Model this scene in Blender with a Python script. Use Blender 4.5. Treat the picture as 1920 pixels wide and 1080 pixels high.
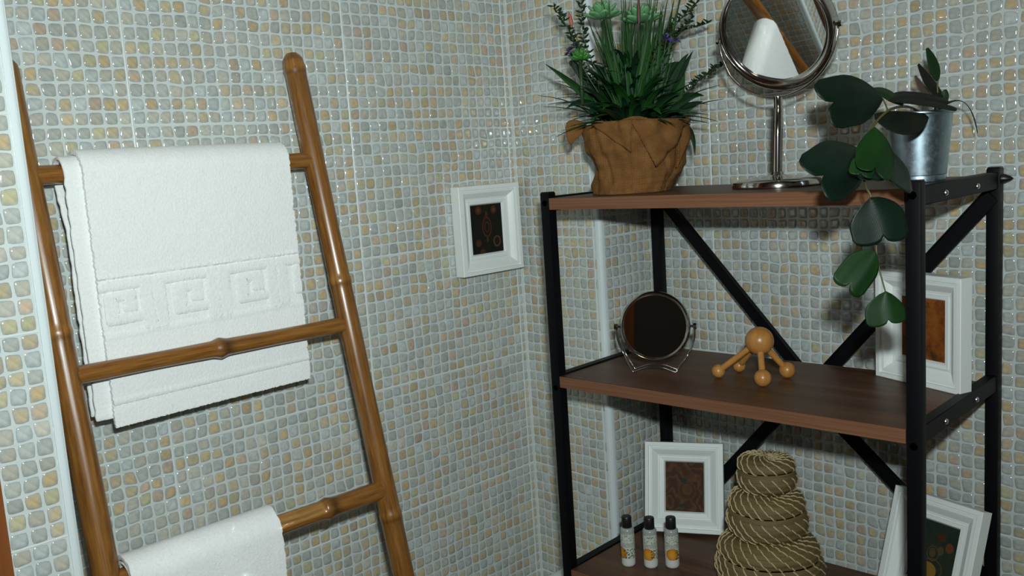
import bpy, bmesh, math, random
from mathutils import Vector, Matrix, Euler, noise

for _o in list(bpy.data.objects):
    bpy.data.objects.remove(_o, do_unlink=True)
scene = bpy.context.scene
COL = scene.collection

# ------------------------------------------------------------------ camera, light, exposure
CAM_LOC = Vector((1.11227, -1.0798, 1.12787))
R0 = Vector((0.692733, 0.718174, -0.065929))      # right
R1 = Vector((0.054208, -0.143008, -0.988236))     # down
R2 = Vector((-0.719154, 0.68101, -0.137997))      # forward
FPX = 1706.21
cam_data = bpy.data.cameras.new('camera')
cam = bpy.data.objects.new('camera', cam_data)
COL.objects.link(cam)
cam.matrix_world = Matrix(((R0.x, -R1.x, -R2.x, CAM_LOC.x), (R0.y, -R1.y, -R2.y, CAM_LOC.y),
                           (R0.z, -R1.z, -R2.z, CAM_LOC.z), (0, 0, 0, 1)))
cam_data.sensor_fit = 'HORIZONTAL'
cam_data.sensor_width = 36.0
cam_data.lens = FPX / 1920.0 * 36.0
cam_data.clip_start = 0.01
scene.camera = cam

world = bpy.data.worlds.new('room_air')
scene.world = world
world.use_nodes = True
world.node_tree.nodes['Background'].inputs[0].default_value = (0.02, 0.02, 0.02, 1)
world.node_tree.nodes['Background'].inputs[1].default_value = 0.0

def light(name, kind, loc, energy, color, **kw):
    d = bpy.data.lights.new(name, kind)
    d.energy = energy
    d.color = color
    for k, v in kw.items():
        setattr(d, k, v)
    o = bpy.data.objects.new(name, d)
    o.location = loc
    COL.objects.link(o)
    return o
# the photographer's flash, just above the lens
FLASH = CAM_LOC - R1 * 0.108 + R0 * 0.034
fl = light('camera_flash', 'AREA', FLASH, 8.1, (0.895, 1.0, 0.985), shape='RECTANGLE', size=0.045, size_y=0.028, spread=math.radians(150))
aim = Vector((0.12, -0.36, 1.16)) - FLASH
fl.rotation_euler = aim.to_track_quat('-Z', 'Y').to_euler()
# the bathroom's ceiling lamp, weak and warm beside the flash
cl = light('ceiling_lamp_light', 'AREA', (1.25, -1.1, 2.44), 2.2, (1.0, 0.80, 0.58), shape='DISK', size=0.3)

vs = scene.view_settings
vs.view_transform = 'Standard'
vs.look = 'None'
vs.exposure = 0.0
vs.gamma = 1.0
try:
    vs.use_curve_mapping = False
except Exception:
    pass

scene.cycles.blur_glossy = 0.1
scene.cycles.sample_clamp_indirect = 0.0

# ------------------------------------------------------------------ helpers
def new_mat(name, color=(0.8, 0.8, 0.8), rough=0.5, metal=0.0, **kw):
    m = bpy.data.materials.new(name)
    m.use_nodes = True
    b = m.node_tree.nodes['Principled BSDF']
    b.inputs['Base Color'].default_value = (*color, 1)
    b.inputs['Roughness'].default_value = rough
    b.inputs['Metallic'].default_value = metal
    for k, v in kw.items():
        b.inputs[k].default_value = v
    return m

class NT:
    """small helper to wire nodes"""
    def __init__(self, m):
        self.t = m.node_tree
        self.b = self.t.nodes['Principled BSDF']
    def n(self, typ, **kw):
        x = self.t.nodes.new(typ)
        for k, v in kw.items():
            if k.startswith('i_'):
                key = k[2:]
                key = int(key) if key.isdigit() else key.replace('_', ' ')
                x.inputs[key].default_value = v
            else:
                setattr(x, k, v)
        return x
    def l(self, a, ao, b, bi):
        self.t.links.new(a.outputs[ao], b.inputs[bi])
    def math(self, op, a, b=None):
        x = self.n('ShaderNodeMath', operation=op)
        for i, s in enumerate((a, b)):
            if s is None:
                continue
            if isinstance(s, tuple):
                self.l(s[0], s[1], x, i)
            else:
                x.inputs[i].default_value = s
        return (x, 0)
    def mix(self, fac, c1, c2, mode='MIX'):
        x = self.n('ShaderNodeMixRGB', blend_type=mode)
        for i, s in enumerate((fac, c1, c2)):
            if isinstance(s, tuple) and len(s) == 2 and not isinstance(s[0], (int, float)):
                self.l(s[0], s[1], x, i)
            elif i == 0:
                x.inputs[0].default_value = s
            else:
                x.inputs[i].default_value = (*s, 1)
        return (x, 0)
    def ramp(self, src, stops):
        x = self.n('ShaderNodeValToRGB')
        cr = x.color_ramp
        while len(cr.elements) < len(stops):
            cr.elements.new(0.5)
        for e, (p, c) in zip(cr.elements, stops):
            e.position = p
            e.color = (*c, 1)
        self.l(src[0], src[1], x, 0)
        return (x, 0)
    def col(self, src):
        self.l(src[0], src[1], self.b, 'Base Color')
    def bump(self, src, strength, dist):
        x = self.n('ShaderNodeBump')
        x.inputs['Strength'].default_value = strength
        x.inputs['Distance'].default_value = dist
        self.l(src[0], src[1], x, 'Height')
        self.t.links.new(x.outputs[0], self.b.inputs['Normal'])
    def coords(self, kind='Object', scale=(1, 1, 1), loc=(0, 0, 0), rot=(0, 0, 0)):
        c = self.n('ShaderNodeTexCoord')
        m = self.n('ShaderNodeMapping')
        m.inputs['Scale'].default_value = scale
        m.inputs['Location'].default_value = loc
        m.inputs['Rotation'].default_value = rot
        self.l(c, kind, m, 0)
        return (m, 0)
    def noise(self, co, scale, detail=3.0, rough=0.55):
        x = self.n('ShaderNodeTexNoise')
        x.inputs['Scale'].default_value = scale
        x.inputs['Detail'].default_value = detail
        x.inputs['Roughness'].default_value = rough
        if co:
            self.l(co[0], co[1], x, 'Vector')
        return x

def link_mesh(name, verts, faces, mat, parent=None, smooth=True, uvs=None, cols=None, mats=None, fmat=None):
    me = bpy.data.meshes.new(name)
    me.from_pydata([tuple(v) for v in verts], [], faces)
    if mats:
        for x in mats:
            me.materials.append(x)
        me.polygons.foreach_set('material_index', fmat)
    elif mat:
        me.materials.append(mat)
    if smooth:
        me.polygons.foreach_set('use_smooth', [True] * len(me.polygons))
    if uvs is not None:
        lay = me.uv_layers.new(name='UVMap')
        idx = [0] * len(me.loops)
        me.loops.foreach_get('vertex_index', idx)
        flat = []
        for i in idx:
            flat.extend(uvs[i])
        lay.data.foreach_set('uv', flat)
    if cols is not None:
        at = me.color_attributes.new('Col', 'FLOAT_COLOR', 'POINT')
        flat = []
        for c in cols:
            flat.extend((c[0], c[1], c[2], 1.0))
        at.data.foreach_set('color', flat)
    me.update()
    o = bpy.data.objects.new(name, me)
    COL.objects.link(o)
    if parent:
        o.parent = parent
    return o

def fix_normals(o):
    bm = bmesh.new()
    bm.from_mesh(o.data)
    bmesh.ops.recalc_face_normals(bm, faces=bm.faces)
    bm.to_mesh(o.data)
    bm.free()
    return o

def flat_smooth(o, deg=35):
    o.data.set_sharp_from_angle(angle=math.radians(deg))
    return o

def thing(name, label, cat, loc=(0, 0, 0), rot=None, group=None):
    o = bpy.data.objects.new(name, None)
    o.empty_display_size = 0.03
    COL.objects.link(o)
    if isinstance(rot, Matrix):
        o.matrix_world = Matrix.Translation(Vector(loc)) @ rot.to_4x4()
    else:
        o.location = loc
        if rot is not None:
            o.rotation_euler = rot if hasattr(rot, '__len__') else (0, 0, rot)
    o['label'] = label
    o['category'] = cat
    if group:
        o['group'] = group
    return o

def structure(o):
    o['kind'] = 'structure'
    return o

def box_geo(x0, x1, y0, y1, z0, z1):
    v = [(x0, y0, z0), (x1, y0, z0), (x1, y1, z0), (x0, y1, z0), (x0, y0, z1), (x1, y0, z1), (x1, y1, z1), (x0, y1, z1)]
    f = [(0, 3, 2, 1), (4, 5, 6, 7), (0, 1, 5, 4), (1, 2, 6, 5), (2, 3, 7, 6), (3, 0, 4, 7)]
    return v, f

def box(name, x0, x1, y0, y1, z0, z1, mat, parent=None, bevel=0.0, seg=2, box_uv=False):
    v, f = box_geo(x0, x1, y0, y1, z0, z1)
    o = link_mesh(name, v, f, mat, parent, smooth=bevel > 0)
    if bevel > 0:
        bm = bmesh.new()
        bm.from_mesh(o.data)
        bmesh.ops.bevel(bm, geom=list(bm.edges), offset=bevel, segments=seg, profile=0.6, affect='EDGES')
        for fc in bm.faces:
            fc.smooth = True
        bm.to_mesh(o.data)
        bm.free()
        flat_smooth(o, 40)
    return o

def tube_geo(path, radii, seg=12, cap=True, cols=None, squash=None):
    """swept circle; returns verts, faces, uvs(u around, v metres), cols"""
    P = [Vector(p) for p in path]
    if not hasattr(radii, '__len__'):
        radii = [radii] * len(P)
    T = []
    for i in range(len(P)):
        a = P[max(i - 1, 0)]
        b = P[min(i + 1, len(P) - 1)]
        T.append((b - a).normalized())
    ref = Vector((0, 0, 1)) if abs(T[0].z) < 0.9 else Vector((1, 0, 0))
    nrm = (ref - T[0] * ref.dot(T[0])).normalized()
    V, F, U, C = [], [], [], []
    dist = 0.0
    for i, p in enumerate(P):
        if i:
            dist += (P[i] - P[i - 1]).length
            nrm = (nrm - T[i] * nrm.dot(T[i])).normalized()
        bn = T[i].cross(nrm)
        for k in range(seg):
            a = 2 * math.pi * k / seg
            V.append(p + (nrm * math.cos(a) + bn * math.sin(a)) * radii[i])
            U.append((k / seg, dist))
            C.append(cols[i] if cols else (1, 1, 1))
    for i in range(len(P) - 1):
        for k in range(seg):
            k2 = (k + 1) % seg
            F.append((i * seg + k, i * seg + k2, (i + 1) * seg + k2, (i + 1) * seg + k))
    if cap:
        F.append(tuple(range(seg - 1, -1, -1)))
        F.append(tuple((len(P) - 1) * seg + k for k in range(seg)))
    return V, F, U, C

def tube(name, path, radii, mat, parent=None, seg=12, cols=None):
    V, F, U, C = tube_geo(path, radii, seg, True, cols)
    o = link_mesh(name, V, F, mat, parent, True, U, C)
    flat_smooth(o, 60)
    return o

def smooth_path(pts, n=8):
    """Catmull-Rom through pts"""
    P = [Vector(p) for p in pts]
    P = [P[0] * 2 - P[1]] + P + [P[-1] * 2 - P[-2]]
    out = []
    for i in range(1, len(P) - 2):
        for k in range(n):
            t = k / n
            a, b, c, d = P[i - 1], P[i], P[i + 1], P[i + 2]
            out.append(0.5 * ((2 * b) + (c - a) * t + (2 * a - 5 * b + 4 * c - d) * t * t + (3 * b - a - 3 * c + d) * t ** 3))
    out.append(P[-2])
    return out

def lathe_geo(prof, seg=32, fn=None):
    """prof: list of (r,z) from bottom to top; fn(angle,r,z)->(r,z)"""
    V, F, U = [], [], []
    n = len(prof)
    acc = 0
    for i, (r, z) in enumerate(prof):
        if i:
            acc += math.hypot(r - prof[i - 1][0], z - prof[i - 1][1])
        for k in range(seg):
            a = 2 * math.pi * k / seg
            rr, zz = fn(a, r, z) if fn else (r, z)
            V.append((rr * math.cos(a), rr * math.sin(a), zz))
            U.append((k / seg, acc))
    for i in range(n - 1):
        for k in range(seg):
            k2 = (k + 1) % seg
            F.append((i * seg + k, i * seg + k2, (i + 1) * seg + k2, (i + 1) * seg + k))
    return V, F, U

def lathe(name, prof, mat, parent=None, seg=32, fn=None, cap=True, deg=40):
    V, F, U = lathe_geo(prof, seg, fn)
    if cap:
        F.append(tuple(range(seg - 1, -1, -1)))
        F.append(tuple((len(prof) - 1) * seg + k for k in range(seg)))
    o = link_mesh(name, V, F, mat, parent, True, U)
    flat_smooth(o, deg)
    return o

def sphere(name, c, r, mat, parent=None, seg=20, rings=12):
    prof = [(max(r * math.sin(math.pi * i / rings), 1e-5), -r * math.cos(math.pi * i / rings)) for i in range(rings + 1)]
    V, F, U = lathe_geo(prof, seg)
    V = [(v[0] + c[0], v[1] + c[1], v[2] + c[2]) for v in V]
    return link_mesh(name, V, F, mat, parent, True, U)

def project(p):
    d = Vector(p) - CAM_LOC
    z = d.dot(R2)
    if z < 0.05:
        return None
    return 960 + FPX * d.dot(R0) / z, 540 + FPX * d.dot(R1) / z, z

# ------------------------------------------------------------------ materials
def m_mosaic():
    m = new_mat('mosaic_ceramic', rough=0.085)
    t = NT(m)
    a = t.n('ShaderNodeVertexColor', layer_name='Col')
    co = t.coords('Object', (1, 1, 1))
    n1 = t.noise(co, 170, 4, 0.65)
    r = t.ramp((n1, 0), [(0.32, (0.80, 0.82, 0.83)), (0.55, (1.0, 1.0, 1.0)), (0.75, (1.16, 1.10, 1.02))])
    t.col(t.mix(1.0, (a, 0), r, 'MULTIPLY'))
    t.b.inputs['Specular IOR Level'].default_value = 0.85
    t.bump((n1, 0), 0.04, 0.001)
    return m

def m_grout():
    m = new_mat('tile_grout', (0.56, 0.61, 0.60), 0.22)
    t = NT(m)
    n1 = t.noise(t.coords('Object'), 60, 3)
    t.col(t.ramp((n1, 0), [(0.3, (0.56, 0.615, 0.61)), (0.7, (0.63, 0.685, 0.675))]))
    n2 = t.noise(t.coords('Object'), 320, 2)
    t.bump((n2, 0), 0.15, 0.001)
    return m

def m_bamboo():
    m = new_mat('varnished_bamboo', rough=0.28)
    t = NT(m)
    co = t.coords('UV', (5.0, 5.5, 1))
    n1 = t.noise(co, 3.0, 5, 0.6)
    base = t.ramp((n1, 0), [(0.26, (0.105, 0.038, 0.008)), (0.45, (0.215, 0.088, 0.017)), (0.60, (0.285, 0.128, 0.027)), (0.8, (0.37, 0.185, 0.05))])
    co2 = t.coords('UV', (60.0, 5.0, 1))
    n2 = t.noise(co2, 2.2, 3, 0.6)
    g = t.ramp((n2, 0), [(0.35, (0.78, 0.74, 0.70)), (0.6, (1.05, 1.05, 1.05))])
    c1 = t.mix(0.75, base, g, 'MULTIPLY')
    v = t.n('ShaderNodeVertexColor', layer_name='Col')
    t.col(t.mix(1.0, c1, (v, 0), 'MULTIPLY'))
    t.b.inputs['Coat Weight'].default_value = 0.35
    t.b.inputs['Coat Roughness'].default_value = 0.22
    t.bump((n2, 0), 0.12, 0.001)
    return m

def m_towel(name='white_terry'):
    m = new_mat(name, (0.86, 0.885, 0.885), 0.95)
    t = NT(m)
    co = t.coords('Object')
    n1 = t.noise(co, 900, 2, 0.6)
    n2 = t.noise(co, 330, 3, 0.6)
    s = t.math('ADD', (n1, 0), (n2, 0))
    t.bump(s, 0.5, 0.0014)
    t.col(t.ramp((n2, 0), [(0.3, (0.83, 0.855, 0.855)), (0.6, (0.89, 0.91, 0.91))]))
    t.b.inputs['Sheen Weight'].default_value = 0.15
    t.b.inputs['Specular IOR Level'].default_value = 0.1
    return m

def m_wood_board():
    m = new_mat('walnut_laminate', rough=0.45, **{'Specular IOR Level': 0.3})
    t = NT(m)
    co = t.coords('Object', (1.2, 16, 16))
    n1 = t.noise(co, 2.2, 5, 0.6)
    co2 = t.coords('Object', (3, 150, 150))
    n2 = t.noise(co2, 1.6, 3, 0.6)
    base = t.ramp((n1, 0), [(0.25, (0.050, 0.023, 0.011)), (0.45, (0.094, 0.044, 0.022)), (0.6, (0.122, 0.058, 0.029)), (0.78, (0.165, 0.083, 0.043))])
    g = t.ramp((n2, 0), [(0.35, (0.70, 0.66, 0.62)), (0.65, (1.08, 1.08, 1.08))])
    t.col(t.mix(0.8, base, g, 'MULTIPLY'))
    t.bump((n2, 0), 0.08, 0.001)
    return m

def m_lit_edge():  # redder, lighter walnut: stronger light on the front edges put into the colour
    m = new_mat('walnut_lit_edge', rough=0.45, **{'Specular IOR Level': 0.3})
    t = NT(m)
    n1 = t.noise(t.coords('Object', (2.5, 200, 200)), 2.0, 4)
    t.col(t.ramp((n1, 0), [(0.3, (0.135, 0.058, 0.029)), (0.7, (0.215, 0.098, 0.052))]))
    return m

def m_door_wood():
    m = new_mat('door_wood', rough=0.38)
    t = NT(m)
    co = t.coords('Object', (30, 30, 1.3))
    n1 = t.noise(co, 1.7, 4, 0.6)
    t.col(t.ramp((n1, 0), [(0.25, (0.15, 0.045, 0.012)), (0.5, (0.235, 0.075, 0.02)), (0.75, (0.31, 0.11, 0.032))]))
    return m

def m_burlap():
    m = new_mat('burlap', rough=0.95)
    t = NT(m)
    w1 = t.n('ShaderNodeTexWave', wave_type='BANDS', bands_direction='X')
    w2 = t.n('ShaderNodeTexWave', wave_type='BANDS', bands_direction='Y')
    co = t.coords('UV', (1, 1, 1))
    for w in (w1, w2):
        w.inputs['Scale'].default_value = 165
        w.inputs['Distortion'].default_value = 1.6
        w.inputs['Detail'].default_value = 2
        w.inputs['Detail Scale'].default_value = 0.6
        t.l(co[0], co[1], w, 0)
    mx = t.math('MAXIMUM', (w1, 1), (w2, 1))
    n1 = t.noise(t.coords('UV'), 55, 3)
    base = t.ramp((n1, 0), [(0.3, (0.165, 0.075, 0.024)), (0.7, (0.255, 0.124, 0.044))])
    dk = t.ramp(mx, [(0.35, (0.42, 0.36, 0.30)), (0.75, (1.12, 1.12, 1.12))])
    t.col(t.mix(0.85, base, dk, 'MULTIPLY'))
    t.bump(mx, 0.6, 0.0012)
    t.b.inputs['Specular IOR Level'].default_value = 0.1
    return m

def m_leaf(name, dark, lite, rough=0.38, scale=30, vein=True, spec=0.5):
    m = new_mat(name, rough=rough)
    t = NT(m)
    n1 = t.noise(t.coords('Object'), scale, 2)
    c = t.ramp((n1, 0), [(0.3, dark), (0.7, lite)])
    if vein:
        co = t.coords('UV', (1, 1, 1))
        sx = t.n('ShaderNodeSeparateXYZ')
        t.l(co[0], co[1], sx, 0)
        # fine parallel veins
        w = t.n('ShaderNodeTexWave', wave_type='BANDS', bands_direction='X')
        w.inputs['Scale'].default_value = 2.6
        w.inputs['Distortion'].default_value = 1.2
        t.l(co[0], co[1], w, 0)
        t.bump((w, 1), 0.25, 0.0012)
    t.col(c)
    t.b.inputs['Specular IOR Level'].default_value = spec
    return m

def m_seagrass(name, dark, lite):
    m = new_mat(name, rough=0.6)
    t = NT(m)
    co = t.coords('UV', (4, 900, 1))
    n1 = t.noise(co, 1.4, 4, 0.7)
    t.col(t.ramp((n1, 0), [(0.28, dark), (0.72, lite)]))
    t.bump((n1, 0), 0.35, 0.002)
    return m

MOSAIC = m_mosaic()
GROUT = m_grout()
JOINT = new_mat('tile_joint', (0.66, 0.71, 0.69), 0.3)
BAMBOO = m_bamboo()
TOWEL = m_towel()
BOARD = m_wood_board()
LITEDGE = m_lit_edge()
DOORWOOD = m_door_wood()
BURLAP = m_burlap()
PVC = new_mat('white_pvc', (0.68, 0.755, 0.775), 0.32)
FRAMEWHITE = new_mat('white_painted_wood', (0.80, 0.845, 0.835), 0.42)
BLACK = new_mat('black_powder_coat', (0.0024, 0.0027, 0.0040), 0.50, **{'Specular IOR Level': 0.13})
PITCH = new_mat('matt_black_recess', (0.0008, 0.0008, 0.0008), 0.9, **{'Specular IOR Level': 0.0})
BLACKCAP = new_mat('black_plastic', (0.006, 0.006, 0.006), 0.35)
STEEL = new_mat('zinc_bolt', (0.75, 0.75, 0.75), 0.25, 1.0)
CHROME = new_mat('chrome', (0.50, 0.475, 0.46), 0.12, 1.0)
MIRROR = new_mat('mirror_glass', (0.90, 0.92, 0.91), 0.012, 1.0)
MWOOD = None
WALLPAINT = new_mat('plain_tile', (0.36, 0.36, 0.33), 0.4)
UNLITDARK = new_mat('unlit_opening_dark', (0.045, 0.04, 0.035), 0.6)  # near-black colour stands in for an unlit opening behind the camera
CEIL = new_mat('ceiling_paint', (0.6, 0.6, 0.58), 0.8)
FLOORM = new_mat('floor_tile', (0.26, 0.22, 0.18), 0.35)

# ------------------------------------------------------------------ measured positions in metres
PLANT_O = [0.3011, -0.0614, 1.0727]
LANCE = [[[-0.0252, -0.0, 0.0972], [-0.0677, -0.005, 0.145], [-0.1158, -0.01, 0.1838], 0.0055], [[-0.0265, -0.0, 0.1003], [-0.0579, -0.01, 0.1281], [-0.0906, -0.02, 0.1217], 0.006], [[-0.0212, -0.0, 0.1021], [-0.0444, 0.005, 0.1479], [-0.0707, 0.01, 0.1771], 0.006], [[-0.0174, -0.0, 0.1041], [-0.0418, -0.025, 0.1404], [-0.0506, -0.05, 0.1545], 0.008], [[0.0011, -0.0, 0.1006], [0.0216, -0.025, 0.1412], [0.0404, -0.05, 0.1513], 0.008], [[-0.0063, -0.0, 0.1011], [-0.0127, -0.0225, 0.1329], [-0.0113, -0.045, 0.1593], 0.006], [[0.0307, -0.0, 0.095], [0.0576, -0.01, 0.1219], [0.0733, -0.02, 0.1575], 0.0075], [[0.0307, -0.0, 0.0965], [0.07, -0.015, 0.1244], [0.0963, -0.03, 0.1252], 0.007], [[0.0343, -0.0, 0.0933], [0.0676, -0.005, 0.1106], [0.0988, -0.01, 0.1192], 0.007], [[0.0454, -0.0, 0.0904], [0.0672, -0.015, 0.0905], [0.0737, -0.03, 0.0679], 0.005], [[0.049, -0.0, 0.0879], [0.0782, -0.0025, 0.0844], [0.0859, -0.005, 0.0455], 0.004], [[0.0122, -0.0, 0.0999], [0.0353, -0.025, 0.1224], [0.0602, -0.05, 0.1297], 0.008], [[-0.0139, -0.0, 0.0994], [-0.0377, -0.025, 0.1201], [-0.0659, -0.05, 0.1099], 0.008], [[-0.0101, -0.0, 0.1007], [-0.0272, -0.03, 0.1227], [-0.0451, -0.06, 0.115], 0.008], [[0.0121, -0.0, 0.0977], [0.0199, -0.03, 0.1196], [0.0324, -0.06, 0.1029], 0.008], [[0.0048, -0.0, 0.0997], [0.0021, -0.0275, 0.1209], [-0.0045, -0.055, 0.1336], 0.008], [[0.0233, -0.0, 0.097], [0.0326, -0.0, 0.1388], [0.0192, -0.0, 0.1702], 0.007], [[0.0381, -0.0, 0.096], [0.0683, 0.01, 0.1518], [0.0942, 0.02, 0.1914], 0.004], [[0.0329, -0.0, 0.0963], [0.0631, -0.0, 0.1586], [0.0841, -0.0, 0.1861], 0.004], [[-0.0286, -0.0, 0.1026], [-0.0694, -0.0, 0.1746], [-0.0802, -0.0, 0.1789], 0.005], [[-0.0212, -0.0, 0.1021], [-0.0285, 0.01, 0.1582], [-0.0524, 0.02, 0.1827], 0.007], [[0.016, -0.0, 0.0997], [0.0463, 0.01, 0.1606], [0.0861, 0.02, 0.1751], 0.007], [[-0.0099, -0.0, 0.105], [-0.0197, 0.015, 0.1727], [-0.0168, 0.03, 0.1962], 0.006], [[0.0124, -0.0, 0.1036], [0.0095, 0.015, 0.1562], [0.0427, 0.03, 0.1775], 0.007]]
GRASS = [[[-0.005, 0.0051, 0.0991], [0.0033, 0.0085, 0.1779], [0.0102, 0.0118, 0.2802], 0.0013], [[0.0313, -0.007, 0.0961], [0.0505, -0.0117, 0.1727], [0.0751, -0.0164, 0.2704], 0.0021], [[-0.0153, 0.0083, 0.0999], [-0.0232, 0.0139, 0.1802], [-0.0321, 0.0194, 0.2759], 0.0019], [[0.024, -0.0105, 0.0965], [0.0326, -0.0176, 0.1732], [0.0467, -0.0246, 0.2597], 0.0015], [[-0.0123, 0.006, 0.0996], [-0.0022, 0.0101, 0.1784], [0.0169, 0.0141, 0.26], 0.002], [[0.024, -0.0082, 0.0966], [0.0233, -0.0137, 0.1743], [0.022, -0.0191, 0.2626], 0.0012], [[0.0244, 0.0114, 0.0974], [0.0424, 0.0191, 0.1764], [0.0622, 0.0267, 0.2401], 0.0011], [[0.016, -0.0031, 0.0973], [0.0396, -0.0051, 0.1741], [0.0667, -0.0071, 0.2601], 0.0019], [[-0.0022, -0.0063, 0.0984], [-0.0194, -0.0106, 0.1774], [-0.0387, -0.0148, 0.29], 0.0017], [[0.0277, 0.0113, 0.0972], [0.0553, 0.0188, 0.1755], [0.0832, 0.0263, 0.2815], 0.0021], [[0.0329, 0.0146, 0.097], [0.0348, 0.0243, 0.1774], [0.0558, 0.034, 0.2969], 0.0014], [[0.0292, -0.0057, 0.0963], [0.0241, -0.0096, 0.1746], [0.025, -0.0134, 0.2641], 0.0012], [[0.0148, 0.0149, 0.0982], [0.0299, 0.0249, 0.1778], [0.0414, 0.0348, 0.2483], 0.0014], [[-0.0049, -0.0154, 0.0982], [0.0165, -0.0256, 0.1735], [0.0359, -0.0359, 0.2666], 0.0019], [[0.0159, 0.0239, 0.0985], [0.0329, 0.0398, 0.1792], [0.0566, 0.0558, 0.2392], 0.0011], [[0.0092, 0.0004, 0.0979], [0.0113, 0.0007, 0.1765], [0.0198, 0.001, 0.2483], 0.0015], [[-0.0086, -0.0167, 0.0984], [-0.0191, -0.0278, 0.1756], [-0.038, -0.0389, 0.2708], 0.0012], [[-0.0029, 0.0194, 0.0995], [0.0024, 0.0324, 0.1804], [0.0022, 0.0453, 0.2622], 0.0013], [[-0.0114, 0.0028, 0.0994], [-0.0339, 0.0046, 0.1799], [-0.0609, 0.0064, 0.27], 0.001], [[-0.005, 0.0156, 0.0995], [0.0031, 0.026, 0.1797], [0.024, 0.0364, 0.2601], 0.0017], [[0.0269, 0.0222, 0.0977], [0.025, 0.0369, 0.1794], [0.0215, 0.0517, 0.2688], 0.001], [[0.0337, 0.0142, 0.0969], [0.0555, 0.0237, 0.176], [0.0897, 0.0331, 0.2933], 0.0013], [[0.0289, 0.021, 0.0975], [0.0444, 0.0349, 0.1779], [0.0729, 0.0489, 0.2469], 0.0012], [[-0.0152, 0.0189, 0.1003], [-0.0162, 0.0315, 0.1815], [-0.0187, 0.044, 0.2836], 0.0016], [[0.0299, 0.0204, 0.0974], [0.0487, 0.0341, 0.1775], [0.0612, 0.0477, 0.2102], 0.0015], [[-0.0156, -0.0163, 0.0989], [-0.0217, -0.0271, 0.1758], [-0.0278, -0.0379, 0.2644], 0.001], [[0.0265, -0.002, 0.0967], [0.0389, -0.0033, 0.1743], [0.0598, -0.0046, 0.2732], 0.0019], [[0.0008, 0.0205, 0.0993], [0.0079, 0.0341, 0.1802], [0.0069, 0.0477, 0.2576], 0.0019], [[0.0021, 0.0088, 0.0987], [0.0125, 0.0146, 0.1779], [0.0263, 0.0204, 0.2639], 0.0021], [[0.006, -0.0043, 0.0979], [0.0185, -0.0071, 0.1753], [0.0301, -0.01, 0.274], 0.002], [[-0.0039, 0.0049, 0.099], [-0.0026, 0.0081, 0.1782], [-0.001, 0.0114, 0.2894], 0.0015], [[0.0173, -0.0084, 0.097], [0.02, -0.014, 0.1745], [0.0203, -0.0195, 0.2081], 0.0011], [[0.0283, 0.0149, 0.0973], [0.041, 0.0248, 0.1771], [0.0567, 0.0347, 0.2395], 0.0016], [[0.032, 0.0144, 0.097], [0.0345, 0.024, 0.1774], [0.036, 0.0336, 0.254], 0.0014], [[0.015, -0.006, 0.0973], [0.0231, -0.01, 0.1747], [0.0327, -0.014, 0.2835], 0.0021], [[-0.0081, -0.0042, 0.0989], [-0.0102, -0.0069, 0.1772], [-0.0046, -0.0097, 0.253], 0.0014], [[-0.0068, 0.0156, 0.0996], [-0.0013, 0.0261, 0.18], [0.012, 0.0365, 0.2765], 0.0019], [[0.0328, 0.0139, 0.0969], [0.053, 0.0232, 0.1761], [0.0732, 0.0325, 0.2731], 0.0022], [[-0.0095, 0.0178, 0.0999], [-0.0203, 0.0297, 0.1816], [-0.0313, 0.0416, 0.2398], 0.0018], [[0.0276, 0.0046, 0.0969], [0.0409, 0.0076, 0.1753], [0.0501, 0.0106, 0.2515], 0.0016], [[0.0051, -0.0007, 0.0981], [0.0076, -0.0012, 0.1766], [0.0177, -0.0017, 0.2563], 0.0009], [[-0.0073, 0.0082, 0.0993], [-0.0201, 0.0136, 0.1799], [-0.0386, 0.0191, 0.259], 0.0011], [[-0.0117, 0.0202, 0.1001], [0.009, 0.0337, 0.1801], [0.0401, 0.0472, 0.2372], 0.0019], [[0.0048, -0.0151, 0.0976], [-0.0014, -0.0252, 0.1747], [-0.0047, -0.0352, 0.2614], 0.0011], [[-0.0173, -0.0172, 0.0989], [-0.0269, -0.0287, 0.176], [-0.0494, -0.0402, 0.2212], 0.0012], [[0.0215, 0.0076, 0.0974], [0.0414, 0.0127, 0.1758], [0.0518, 0.0178, 0.2609], 0.0017], [[-0.0082, 0.0055, 0.0993], [-0.0015, 0.0092, 0.1783], [0.0018, 0.0129, 0.2913], 0.0018], [[0.0195, 0.0033, 0.0974], [0.0166, 0.0055, 0.1767], [0.0112, 0.0077, 0.2125], 0.0014], [[-0.0099, -0.0042, 0.099], [-0.0065, -0.007, 0.1769], [0.0025, -0.0098, 0.2568], 0.0014], [[0.0018, -0.0144, 0.0978], [0.0191, -0.024, 0.1735], [0.0423, -0.0336, 0.2847], 0.0011], [[0.0159, 0.0192, 0.0983], [0.0287, 0.032, 0.1786], [0.0465, 0.0448, 0.3001], 0.0015], [[0.0219, 0.017, 0.0978], [0.0351, 0.0284, 0.1778], [0.061, 0.0397, 0.2656], 0.0017], [[-0.0113, 0.0072, 0.0996], [-0.0295, 0.012, 0.1804], [-0.0492, 0.0168, 0.2349], 0.0009], [[0.0155, 0.0083, 0.0978], [0.027, 0.0138, 0.1769], [0.0274, 0.0193, 0.2596], 0.0013], [[0.0257, 0.0074, 0.0971], [0.0433, 0.0123, 0.1756], [0.0772, 0.0173, 0.252], 0.0016], [[0.0297, -0.0164, 0.0959], [0.037, -0.0273, 0.172], [0.0447, -0.0382, 0.2527], 0.0018], [[-0.0026, -0.015, 0.0981], [-0.0069, -0.025, 0.1751], [-0.0108, -0.035, 0.275], 0.0012], [[-0.0049, -0.009, 0.0985], [0.0083, -0.0151, 0.1751], [0.0302, -0.0211, 0.2448], 0.0012]]
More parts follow.
